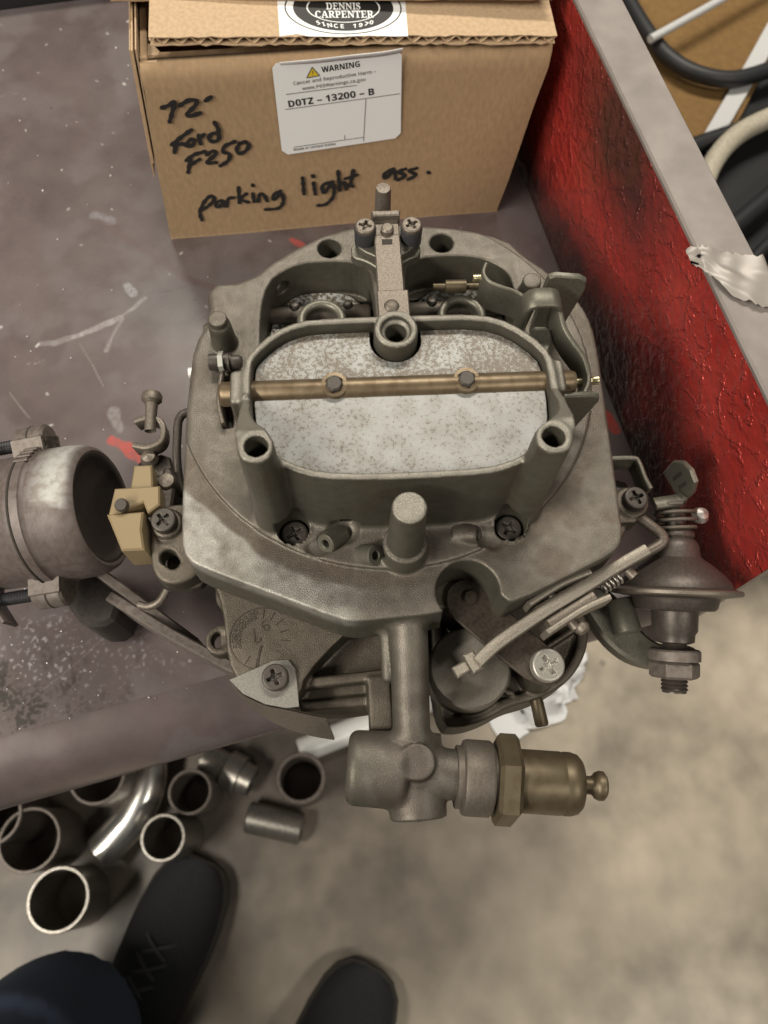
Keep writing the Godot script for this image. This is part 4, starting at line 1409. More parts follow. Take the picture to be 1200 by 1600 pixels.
func make_dashpot(C: Node3D) -> void:
	var ax := V(-0.09, -0.31, 1).normalized()
	var o := V(95.2, 58.9, 37.4)
	var d := Geo.new()
	d.lathe([Vector2(0, 9.6), Vector2(5.2, 9.6), Vector2(6.0, 10.4), Vector2(6.2, 12), Vector2(5.6, 12.8), Vector2(6.6, 13.6), Vector2(7.4, 15), Vector2(7.8, 17.6), Vector2(8.2, 19), Vector2(11.5, 21.4), Vector2(15.4, 24.6), Vector2(17.2, 27.0), Vector2(17.8, 28.8), Vector2(20.0, 29.6)], o, ax, 64)
	d.lathe([Vector2(20.0, 31.4), Vector2(14.2, 32.2), Vector2(13.8, 33), Vector2(13.2, 35.4), Vector2(12.4, 36.2), Vector2(7.6, 36.6), Vector2(7.4, 37.4), Vector2(7.2, 43), Vector2(6.4, 44.2), Vector2(6.2, 46.6), Vector2(4.6, 47.2)], o, ax, 64)
	var body := part("dashpot_body", d.mesh(), M.dash_grey, C)
	var fl := Geo.new()
	fl.lathe([Vector2(17, 29.4), Vector2(20.2, 29.4), Vector2(20.9, 29.9), Vector2(20.9, 30.9), Vector2(20.2, 31.4), Vector2(17, 31.7)], o, ax, 64)
	part("dashpot_flange", fl.mesh(), M.lever, body)
	var th := Geo.new()
	th.lathe(thread_profile(4.3, 45, 63.0, 1.25, 0.5), o, ax, 28)
	part("dashpot_stud", th.mesh(), M.dash_grey, body)
	var nt := Geo.new()
	nt.lathe([Vector2(4.0, 0), Vector2(7.6, 0), Vector2(8.2, 0.6), Vector2(8.2, 3.6), Vector2(4.0, 3.8)], o + ax * 49.0, ax, 40)
	nt.lathe([Vector2(4.0, 0), Vector2(7.2, 0), Vector2(8.0, 0.8), Vector2(8.0, 4.6), Vector2(7.2, 5.4), Vector2(4.0, 5.4)], o + ax * 52.9, ax, 6, true, 0.2)
	part("lock_nut", nt.mesh(), M.alu_dusty, C)
	var sp := Geo.new()
	sp.tube(coil(o + ax * 1.5, ax, 6.4, 0.7, 3.5, 2.6), 0.6, 8)
	part("return_spring", sp.mesh(), M.steel_dusty, C)
	var pl := Geo.new()
	pl.lathe([Vector2(0, 0), Vector2(3, 0), Vector2(3.4, 1), Vector2(3.4, 11), Vector2(0, 11)], o - ax * 1.0, ax, 24)
	part("plunger", pl.mesh(), M.dash_grey, C)
	var tip := Geo.new()
	tip.lathe([Vector2(0, -2.8), Vector2(2.0, -2.0), Vector2(2.9, 0), Vector2(2.0, 2.0), Vector2(0, 2.8)], V(103.4, 57, 42.5), Vector3.UP, 20)
	part("ball_end", tip.mesh(), M.alu_cap, C)
	# cast bracket that carries it, with the throttle barrel on it
	var b := Geo.new()
	b.prism(round_poly(P2([62, 62, 72, 60, 78, 66, 82, 76, 88, 82, 100, 82, 101, 88, 88, 89.5, 78, 87, 71, 81, 66, 72]), 2), 34, 41, 1.0)
	part("dashpot_bracket", b.mesh(), M.plated, C)
	var br := Geo.new()
	br.lathe([Vector2(0, 0), Vector2(3.6, 0), Vector2(4.2, 0.8), Vector2(4.4, 11), Vector2(3.6, 11.8), Vector2(0, 11.8)], V(75.4, 45, 66.5), V(0.15, -0.1, 1), 24)
	part("bracket_boss", br.mesh(), M.plated, C)
	# throttle cable tab and bent bracket above
	var t := Geo.new()
	t.strip(curve([70, 63, 24.6, 80.4, 63, 24.8, 82.4, 63, 26.4, 83.4, 63, 32, 84.6, 63, 36], 1.0), V(0, 1, 0), 8, 1.7)
	part("cable_bracket", t.mesh(), M.plated, C)
	var u := Geo.new()
	u.strip(curve([86.6, 62, 39.6, 93.5, 62, 38.8, 95.6, 62.5, 38.2, 96.2, 64, 37.2], 0.8), V(0.1, 0.3, 1), 4.4, 1.8)
	part("cable_tab", u.mesh(), M.plated, C)
	var pl2 := Geo.new()
	pl2.xf = Transform3D(Basis(Vector3.UP, 0.35) * Basis(Vector3(0, 0, 1.1), Vector3(-1, 0, 0), Vector3(0, 1, 0)), V(93.6, 59, 27.0))
	pl2.prism(P2([0, 0, 10.5, 0, 11.2, 1, 11.2, 9, 9.6, 13.5, 6, 15, 2.4, 13.5, 0, 9]), -0.9, 0.9, 0.4, 45.0)
	var tabm := part("cable_tab_plate", pl2.mesh(), M.plated, C)
	var slo := Geo.new()
	slo.xf = pl2.xf
	slo.prism(P2([3.4, 4, 4.6, 3.4, 5.2, 10, 4, 10.4]), -1.0, 1.0, 0.05)
	slo.prism(P2([6.6, 4, 7.8, 3.6, 8.2, 9, 7.2, 10]), -1.0, 1.0, 0.05)
	part("tab_slots", slo.mesh(), M.gap_dark, tabm)
	var bl := Geo.new()
	bl.prism(round_poly(P2([66, 28, 80, 28, 82, 34, 78, 38, 66, 38]), 1), 40, 58, 1.0)
	part("throttle_lever", bl.mesh(), M.dash_grey, C)

func make_screws(C: Node3D) -> void:
	var head := phillips(4.0, 2.9)
	part("deck_screw", head, M.screw_dark, C, place(V(-29.4, 79.2, 51.8), Vector3.UP, 0.5))
	part("deck_screw", head, M.screw_dark, C, place(V(33.4, 79.2, 53.2), Vector3.UP, 0.9))
	part("cover_screw", head, M.screw_dark, C, place(V(-70.8, 67.4, 40.6), V(-0.05, 1, 0.1), 0.75))
	part("cover_screw", head, M.screw_dark, C, place(V(78.3, 66.0, 39.8), V(0.05, 1, 0.0), 0.35))
	part("tag_screw", head, M.screw_dark, C, place(V(-36.9, 65.0, 90.4), V(0, 1, 0.1), 0.35))
	var big := phillips(5.0, 3.0)
	var ps := part("pump_screw", big, M.screw_chrome, C, place(V(42.5, 67.2, 91.4), V(0.05, 1, 0.1), 0.45))
	ps.set_meta("label", "shiny silver screw beside the dark strap")
	var small := phillips(3.4, 2.2)
	for e in [[-4.2, 1.3], [10.8, 0.5]]:
		var g := Geo.new()
		g.lathe([Vector2(3.5, 0), Vector2(3.6, 6.2), Vector2(3.4, 6.6)], V(e[0], 90.6, -46.6), Vector3.UP, 32)
		var col := part("screw_collar", g.mesh(), M.screw_black, C)
		part("clamp_screw", small, M.lever, col, place(V(e[0], 96.4, -46.6), Vector3.UP, e[1]))
	# metal identification tag held by the front left screw, its end bent down
	var t := Geo.new()
	t.prism(P2([-50.5, 90.2, -37.6, 85.2, -33.2, 85.2, -31.2, 88, -30.6, 93, -30.2, 99.0, -34, 99.2, -40, 97.8, -46.5, 94.4]), 64.3, 64.9, 0.1, 20.0)
	var tg := part("ident_tag", t.mesh(), M.steel_bright, C)
	var t2 := Geo.new()
	var top := curve([-54.4, 66.5, 88.6, -50.6, 64.7, 90.6, -46.5, 64.6, 94.6, -40, 64.6, 98.0, -34, 64.6, 99.6, -27, 63.4, 101.4, -22.6, 62, 102.2], 1.5)
	var low := curve([-54.4, 66.0, 88.6, -50.6, 63.8, 90.7, -46.5, 59.5, 95.8, -40, 54.5, 101.0, -34, 51.5, 103.8, -27, 50.0, 106.0, -20.8, 48.6, 107.2], 1.5)
	var n := mini(top.size(), low.size())
	for k in n - 1:
		var a := top[k * (top.size() - 1) / (n - 1)]
		var b := top[(k + 1) * (top.size() - 1) / (n - 1)]
		var c := low[(k + 1) * (low.size() - 1) / (n - 1)]
		var d := low[k * (low.size() - 1) / (n - 1)]
		var nn := (b - a).cross(d - a).normalized()
		if nn.y < 0:
			nn = -nn
		t2.face([a, b, c, d], nn)
		t2.face([a - nn * 0.5, b - nn * 0.5, c - nn * 0.5, d - nn * 0.5], -nn)
	part("tag_end", t2.mesh(), M.lever, tg)

# ---------------------------------------------------------------- floor, bench and box
func noise_field(size: int, freq: float, oct: int, seed_n: int) -> PackedByteArray:
	var f := FastNoiseLite.new()
	f.seed = seed_n
	f.frequency = freq
	f.fractal_octaves = oct
	return f.get_seamless_image(size, size).get_data()

func make_setting() -> void:
	var S := 900
	var a := noise_field(S, 0.010, 4, 71)
	var b := noise_field(S, 0.06, 4, 72)
	var c := noise_field(S, 0.018, 4, 73)
	var rng := RandomNumberGenerator.new()
	rng.seed = 55
	var data := PackedByteArray()
	data.resize(S * S * 3)
	var mm := 2600.0 / S
	for j in S:
		for i in S:
			var k := j * S + i
			var x := -1300.0 + i * mm
			var z := -1300.0 + j * mm
			var d := (a[k] - 128) / 255.0
			var e := (b[k] - 128) / 255.0
			var g := (c[k] - 128) / 255.0
			var L := 0.40 + d * 0.40 + e * 0.20 + g * 0.14
			var floor_shade := clampf(1.6 - Vector2((x + 250) / 300.0, (z + 110) / 200.0).length() + g * 0.9 + d * 0.5, 0.0, 1.0)  # shade below the bench, painted into the concrete around the tubes
			floor_shade = maxf(floor_shade, 0.7 * clampf(1.5 - Vector2((x - 40) / 160.0, (z - 60) / 110.0).length() + g * 1.2, 0.0, 1.0))  # second painted patch of shade, further right
			var col := Color(L * 1.04, L * 0.89, L * 0.70).lerp(Color(0.085, 0.069, 0.058) * (1.0 + e), floor_shade * 0.9).linear_to_srgb()
			data[k * 3] = int(clampf(col.r, 0, 1) * 255)
			data[k * 3 + 1] = int(clampf(col.g, 0, 1) * 255)
			data[k * 3 + 2] = int(clampf(col.b, 0, 1) * 255)
	for k in 40:
		var x := rng.randi_range(2, S - 3)
		var y := rng.randi_range(2, S - 3)
		for dy in range(-1, 2):
			for dx in range(-1, 2):
				if dx * dy == 0 and (dx + dy == 0 or k % 3 == 0):
					var o := ((y + dy) * S + x + dx) * 3
					for q in 3:
						data[o + q] = int(data[o + q] * 0.78)
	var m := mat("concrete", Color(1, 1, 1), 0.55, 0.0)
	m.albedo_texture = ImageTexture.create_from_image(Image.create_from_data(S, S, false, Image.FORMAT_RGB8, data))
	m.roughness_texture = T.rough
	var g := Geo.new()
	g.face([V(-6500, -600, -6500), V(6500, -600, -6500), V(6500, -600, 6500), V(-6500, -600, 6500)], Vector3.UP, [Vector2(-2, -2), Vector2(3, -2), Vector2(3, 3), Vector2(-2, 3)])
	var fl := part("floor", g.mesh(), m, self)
	fl.set_meta("kind", "structure")
	fl.set_meta("label", "stained beige concrete workshop floor below the bench, with shade painted in around the tubes")

func bench_texture() -> ImageTexture:
	# 520 x 520 mm of painted steel, starting at x -370, z -490
	var S := 900
	var a := noise_field(S, 0.006, 5, 81)
	var b := noise_field(S, 0.035, 4, 82)
	var c := noise_field(S, 0.012, 4, 83)
	var d := noise_field(S, 0.22, 2, 84)
	var im := PackedFloat32Array()
	im.resize(S * S * 3)
	var mm := 520.0 / S
	for j in S:
		for i in S:
			var k := j * S + i
			var x := -370.0 + i * mm
			var z := -490.0 + j * mm
			var L := 1.0 + (a[k] - 128) / 255.0 * 0.34 + (b[k] - 128) / 255.0 * 0.30 + (d[k] - 128) / 255.0 * 0.12
			var r := 0.112 * L
			var g := 0.085 * L
			var bl := 0.084 * L
			# hazy worn patches in cooler grey
			var h := smoothstep(0.50, 0.75, c[k] / 255.0) * 0.45
			h = maxf(h, 0.8 * clampf(1.3 - Vector2((x + 18) / 60.0, (z + 240) / 26.0).length() + (b[k] - 128) / 255.0, 0.0, 1.0))
			r = lerpf(r, 0.165, h)
			g = lerpf(g, 0.145, h)
			bl = lerpf(bl, 0.147, h)
			# rusty soot towards the front left corner
			var s := clampf(1.15 - Vector2((x + 122) / 34.0, (z + 64) / 20.0).length() + (b[k] - 128) / 90.0, 0.0, 1.0) * smoothstep(0.50, 0.62, d[k] / 255.0 + (b[k] - 128) / 300.0)
			r = lerpf(r, 0.035, s)
			g = lerpf(g, 0.026, s)
			bl = lerpf(bl, 0.02, s)
			if s < 0.2:
				var gl := clampf(1.1 - Vector2((x + 118) / 50.0, (z + 78) / 24.0).length() + (b[k] - 128) / 160.0, 0.0, 1.0) * smoothstep(0.62, 0.74, d[k] / 255.0)
				r = lerpf(r, 0.42, gl)
				g = lerpf(g, 0.40, gl)
				bl = lerpf(bl, 0.42, gl)
			im[k * 3] = r
			im[k * 3 + 1] = g
			im[k * 3 + 2] = bl
	# marks: polyline, width, colour, strength
	var marks := [
		[P2([-98, -228, -92, -227, -80, -229, -66, -233, -56, -238, -50, -243]), 2.6, Color(0.34, 0.31, 0.31), 0.7],
		[P2([-61, -234, -66, -226, -70, -218]), 2.0, Color(0.36, 0.32, 0.32), 0.5],
		[P2([-67, -297, -60, -292]), 5.0, Color(0.26, 0.25, 0.27), 0.6],
		[P2([-57, -252, -55, -247]), 3.5, Color(0.36, 0.36, 0.38), 0.7],
		[P2([-62, -290, -30, -250, -10, -236]), 3.6, Color(0.12, 0.07, 0.07), 0.45],
		[P2([-72, -173, -66, -168, -60, -160, -52, -157]), 4.2, Color(0.45, 0.085, 0.07), 0.9],
		[P2([-70, -186, -68, -176]), 4.0, Color(0.32, 0.30, 0.30), 0.5],
		[P2([134, -141, 139, -138, 140, -130]), 3.6, Color(0.55, 0.07, 0.05), 0.9],
		[P2([22, -262, 26, -258]), 2.6, Color(0.5, 0.08, 0.07), 0.7],
		[P2([-60, -56, -30, -58, 2, -60]), 0.7, Color(0.45, 0.42, 0.40), 0.5],
		[P2([-95, -224, -92, -230]), 14.0, Color(0.085, 0.062, 0.062), 0.45]]
	var rng := RandomNumberGenerator.new()
	rng.seed = 5
	for k in 330:
		var p := Vector2(rng.randf_range(-330, 140), rng.randf_range(-440, -20))
		var q := rng.randf()
		var grey := 0.5 if q < 0.6 else 0.06
		marks.append([PackedVector2Array([p, p + Vector2(rng.randf_range(-1, 1), rng.randf_range(-1, 1))]), rng.randf_range(0.5, 1.3), Color(grey, grey * 0.95, grey * 0.92), rng.randf_range(0.4, 0.9)])
	for k in 46:
		var p := Vector2(rng.randf_range(-330, 130), rng.randf_range(-440, -30))
		var dir := Vector2.from_angle(rng.randf() * TAU) * rng.randf_range(6, 38)
		marks.append([PackedVector2Array([p, p + dir * 0.5 + Vector2(rng.randf(), rng.randf()) * 2.0, p + dir]), rng.randf_range(0.25, 0.55), Color(0.33, 0.29, 0.28) if k % 3 else Color(0.05, 0.04, 0.04), rng.randf_range(0.2, 0.6)])
	for e in marks:
		var pl: PackedVector2Array = e[0]
		var w: float = e[1]
		for k in pl.size() - 1:
			var A := pl[k]
			var B := pl[k + 1]
			var l := A.min(B) - Vector2(w, w)
			var h := A.max(B) + Vector2(w, w)
			for j in range(maxi(0, int((l.y + 490) / mm)), mini(S - 1, int((h.y + 490) / mm)) + 1):
				for i in range(maxi(0, int((l.x + 370) / mm)), mini(S - 1, int((h.x + 370) / mm)) + 1):
					var p := Vector2(-370.0 + i * mm, -490.0 + j * mm)
					var o := j * S + i
					var dist := p.distance_to(Geometry2D.get_closest_point_to_segment(p, A, B)) + (b[o] - 128) / 255.0 * w * 0.9
					var f := clampf((w * 0.5 - dist) / (w * 0.25) + 0.5, 0.0, 1.0) * (e[3] as float) * (0.7 if w > 1.5 and d[o] < 120 else 1.0)
					var c2: Color = e[2]
					im[o * 3] = lerpf(im[o * 3], c2.r, f)
					im[o * 3 + 1] = lerpf(im[o * 3 + 1], c2.g, f)
					im[o * 3 + 2] = lerpf(im[o * 3 + 2], c2.b, f)
	var data := PackedByteArray()
	data.resize(S * S * 3)
	for k in S * S * 3:
		data[k] = int(255.0 * pow(clampf(im[k], 0.0, 1.0), 0.4545))
	return ImageTexture.create_from_image(Image.create_from_data(S, S, false, Image.FORMAT_RGB8, data))

func bench_front(x: float) -> float:
	return -37.0 - 0.045 * (x + 133.0)

func make_bench() -> void:
	var B := thing("workbench", "worn purple grey painted steel workbench with a red hammered side wall", "workbench", V(0, -600, 0))
	var up := V(0, 600, 0)
	var m := mat("bench_paint", Color(1, 1, 1), 0.38, 0.0)
	m.albedo_texture = bench_texture()
	m.roughness_texture = T.rough
	var g := Geo.new()
	var prof: Array[Vector2] = []
	var nor: Array[Vector2] = []
	for k in 24:
		prof.append(Vector2(-470 + k * 400.0 / 23.0, 0))
		nor.append(Vector2(0, 1))
	for k in 17:
		var a := PI / 2 * k / 16.0
		prof.append(Vector2(-22 + sin(a) * 22, -22 + cos(a) * 22))
		nor.append(Vector2(sin(a), cos(a)))
	for k in range(1, 13):
		var a := PI / 2 + PI * 0.42 * k / 12.0
		prof.append(Vector2(-22 + sin(a) * 22, -22 + cos(a) * 22))
		nor.append(Vector2(sin(a), cos(a)))
	var xs := 30
	var arc := 0.0
	for k in prof.size():
		if k > 0:
			arc += prof[k].distance_to(prof[k - 1])
		for i in xs + 1:
			var x := lerpf(-440, 143.2, float(i) / xs)
			var zf := bench_front(x)
			var z := prof[k].x + zf
			if k < 24:
				z = lerpf(-452, zf - 22, k / 23.0)
			var sag := 0.35 * sin(x * 0.021) * sin(z * 0.017)
			g.vert(up + V(x, prof[k].y + sag * (1.0 if k < 24 else 0.0), z), V(0, nor[k].y, nor[k].x), Vector2((x + 370.0) / 520.0, (minf(z, zf - 22) + maxf(0.0, arc - 400.0) + 490.0) / 520.0))
	for k in prof.size() - 1:
		for i in xs:
			var q := k * (xs + 1) + i
			g.quad(q, q + 1, q + xs + 2, q + xs + 1)
	part("bench_top", g.mesh(), m, B)
	var un := Geo.new()
	un.box(up + V(-440, -42, -452), up + V(140, -6, -72), 1.0)
	part("bench_apron", un.mesh(), M.bench_edge, B)
	for e in [[-420, -430], [120, -430], [-420, -110], [118, -110]]:
		var l := Geo.new()
		l.box(V(e[0] - 18, 0, e[1] - 18), V(e[0] + 18, 560, e[1] + 18), 2.0)
		part("leg", l.mesh(), M.bench_edge, B)
	# dark strip of the rear upstand
	var rs := Geo.new()
	rs.box(up + V(-440, -20, -470), up + V(143, 14, -452.5), 1.0)
	part("rear_rail", rs.mesh(), M.tub_black, B)
	# side wall, inner face finely divided to tint a darker lower band and overspray near the top
	var w := Geo.new()
	var rn := FastNoiseLite.new()
	rn.seed = 91
	rn.frequency = 0.03
	rn.fractal_octaves = 3
	var nz := 110
	var ny := 32
	for j in ny + 1:
		for i in nz + 1:
			var y := 97.0 * j / ny - 1.0
			var z := lerpf(-470, -45.0, float(i) / nz)
			var x := 143.4 - 1.6 * y / 97.0
			var k := rn.get_noise_2d(z, y)
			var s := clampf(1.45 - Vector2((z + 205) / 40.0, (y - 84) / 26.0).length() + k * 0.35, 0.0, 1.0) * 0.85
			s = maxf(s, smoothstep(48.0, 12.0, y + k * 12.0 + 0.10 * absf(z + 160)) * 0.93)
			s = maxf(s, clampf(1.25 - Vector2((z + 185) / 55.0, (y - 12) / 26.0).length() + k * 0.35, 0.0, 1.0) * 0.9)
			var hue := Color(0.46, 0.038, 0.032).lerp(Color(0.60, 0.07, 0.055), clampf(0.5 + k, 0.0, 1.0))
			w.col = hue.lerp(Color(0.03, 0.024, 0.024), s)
			w.vert(up + V(x, y, z), V(-1, 0.016, 0), Vector2(z, y) / 60.0)
	for j in ny:
		for i in nz:
			var q := j * (nz + 1) + i
			w.quad(q, q + 1, q + nz + 2, q + nz + 1)
	var red := mat("red_hammered", Color(1, 1, 1), 0.3, 0.4, null, 110.0, hammer_texture(), 2.6, true)
	red.clearcoat_enabled = true
	red.clearcoat = 0.5
	red.clearcoat_roughness = 0.2
	part("side_wall", w.mesh(), red, B)
	var f := Geo.new()
	f.box(up + V(144.2, -90, -470), up + V(147.6, 94.4, -45.4), 0.5)
	part("wall_back", f.mesh(), M.bench_edge, B)
	var t := Geo.new()
	t.prism(P2([141.6, -470, 159.6, -470, 159.6, -48, 141.6, -47.2]), 694.6, 697.2, 0.7)
	t.box(up + V(157.4, 78, -469), up + V(159.5, 95.0, -48.5), 0.4)
	part("wall_flange", t.mesh(), M.flange_paint, B)
	# torn strip of clear shiny tape over the flange
	var tp := Geo.new()
	var rng := RandomNumberGenerator.new()
	rng.seed = 12
	var lo := [V(138.6, 95.0, -139.0), V(140.6, 98.0, -132), V(145.4, 98.0, -123), V(151, 98.0, -118), V(159.8, 98.0, -114), V(161.4, 90, -112), V(161.8, 78, -110)]
	var hi := [V(138.4, 96.0, -144.2), V(141.2, 98.4, -143.6), V(146.4, 98.2, -140.6), V(152, 98.0, -138), V(160.2, 98.0, -135), V(161.8, 92, -134), V(162.2, 78, -132)]
	var grid: Array = []
	var U := 48
	var Wd := 22
	for i in U + 1:
		var s := float(i) / U * 6.0
		var k := mini(int(s), 5)
		var A: Vector3 = lo[k].lerp(lo[k + 1], s - k)
		var Bq: Vector3 = hi[k].lerp(hi[k + 1], s - k)
		for j in Wd + 1:
			var p := A.lerp(Bq, float(j) / Wd)
			var cr := 0.6 * (0.5 * sin(s * 2.6 + j * 0.23 + sin(j * 0.5)) + 0.35 * sin(s * 5.2 - j * 0.31) + 0.25 * sin(s * 1.7 - j * 0.8))
			p += (V(0, 1, 0) if s < 4.2 else V(1, 0.2, 0)) * (cr + 0.75)
			if j == 0 or j == Wd:
				p.z += rng.randf_range(-0.8, 0.8)
			grid.append(p)
	for p in grid:
		tp.vert(p, V(0.3, 1, 0))
	for i in U:
		for j in Wd:
			var q := i * (Wd + 1) + j
			tp.quad(q, q + 1, q + Wd + 2, q + Wd + 1)
	smooth_normals(tp, V(0.4, 1, 0).normalized())
	var tape := thing("tape_strip", "crumpled strip of shiny tape stuck over the wall's top flange", "tape", V(150, 97, -128))
	tp.xf = Transform3D()
	for k in tp.v.size():
		tp.v[k] -= V(150, 97, -128)
	part("tape_film", tp.mesh(), M.foil, tape)
	# metal filings and grit lying on the bench
	var d := Geo.new()
	for k in 260:
		var p := V(rng.randf_range(-150, 138), 0.1, rng.randf_range(-420, -62))
		if k < 110:
			p = V(rng.randf_range(-140, 10), 0.1, rng.randf_range(-130, -60))
		var r := rng.randf_range(0.2, 0.5)
		d.xf = Transform3D(Basis.from_euler(Vector3(rng.randf(), rng.randf() * 6, rng.randf())), p)
		d.lathe([Vector2(0, -r), Vector2(r * 1.2, 0), Vector2(0, r)], Vector3.ZERO, Vector3.UP, 5, true)
	var dm := part("metal_grit", d.mesh(), M.dust_bits, self)
	dm.set_meta("kind", "stuff")
	dm.set_meta("label", "bright specks of metal grit scattered on the bench top")
	dm.set_meta("category", "grit")

func hammer_texture() -> ImageTexture:
	# shallow overlapping dimples with raised rims, as in hammered paint
	var S := 512
	var f := FastNoiseLite.new()
	f.seed = 17
	f.noise_type = FastNoiseLite.TYPE_CELLULAR
	f.frequency = 0.020
	f.cellular_return_type = FastNoiseLite.RETURN_DISTANCE2_SUB
	f.domain_warp_enabled = true
	f.domain_warp_amplitude = 42.0
	f.domain_warp_frequency = 0.018
	var g := f.get_seamless_image(S, S).get_data()
	var h := noise_field(S, 0.03, 3, 19)
	var data := PackedByteArray()
	data.resize(S * S)
	for k in S * S:
		var e := clampf(1.0 - g[k] / 90.0, 0.0, 1.0)
		data[k] = int(clampf(255.0 * (0.25 + 0.45 * e * e + 0.3 * (h[k] / 255.0)), 0, 255))
	return ImageTexture.create_from_image(Image.create_from_data(S, S, false, Image.FORMAT_L8, data))

func text(s: String, height: float, at: Vector3, parent: Node3D, m: Material, bold := false, serif := false, turn := 0.0, tilt := Basis(), width := 0.0) -> void:
	var tm := TextMesh.new()
	tm.text = s
	tm.font = font(bold, serif)
	tm.font_size = 64
	tm.pixel_size = 0.0001
	tm.depth = 0.00008
	tm.curve_step = 1.0
	var size := tm.get_aabb().size
	var sy := height * 0.001 / size.y
	var sx := width * 0.001 / size.x if width > 0.0 else sy
	part("lettering", tm, m, parent, Transform3D(tilt * Basis(Vector3.BACK, turn) * Basis.from_scale(Vector3(sx, sy, 1)), at * 0.001))

func ellipse2(c: Vector2, a: float, b: float, n := 64) -> PackedVector2Array:
	var p := PackedVector2Array()
	for k in n:
		p.append(c + Vector2(cos(TAU * k / n) * a, sin(TAU * k / n) * b))
	return p

# flat printed shape in the x-y plane of the box front
func flat_xy(g: Geo, pts: PackedVector2Array, z0: float, z1: float) -> void:
	g.xf = Transform3D(Basis(Vector3(1, 0, 0), Vector3(0, 0, 1), Vector3(0, -1, 0)), Vector3.ZERO)
	var q := PackedVector2Array()
	for p in pts:
		q.append(Vector2(p.x, -p.y))
	g.prism(q, z0, z1, 0.0)
	g.xf = Transform3D()

func flute(g: Geo, a: Vector3, b: Vector3, up: Vector3, thick: float, rng: RandomNumberGenerator) -> void:
	var L := a.distance_to(b)
	var n := int(L / 0.8)
	var p := PackedVector3Array()
	for k in n + 1:
		var s := float(k) / n
		p.append(a.lerp(b, s) + up * sin(TAU * s * L / 6.6 + 0.4 * sin(s * 9.0)) * (thick * 0.5 - 0.3))
	var side := up.cross(b - a).normalized()
	g.strip(p, side, 5.0, 0.45)

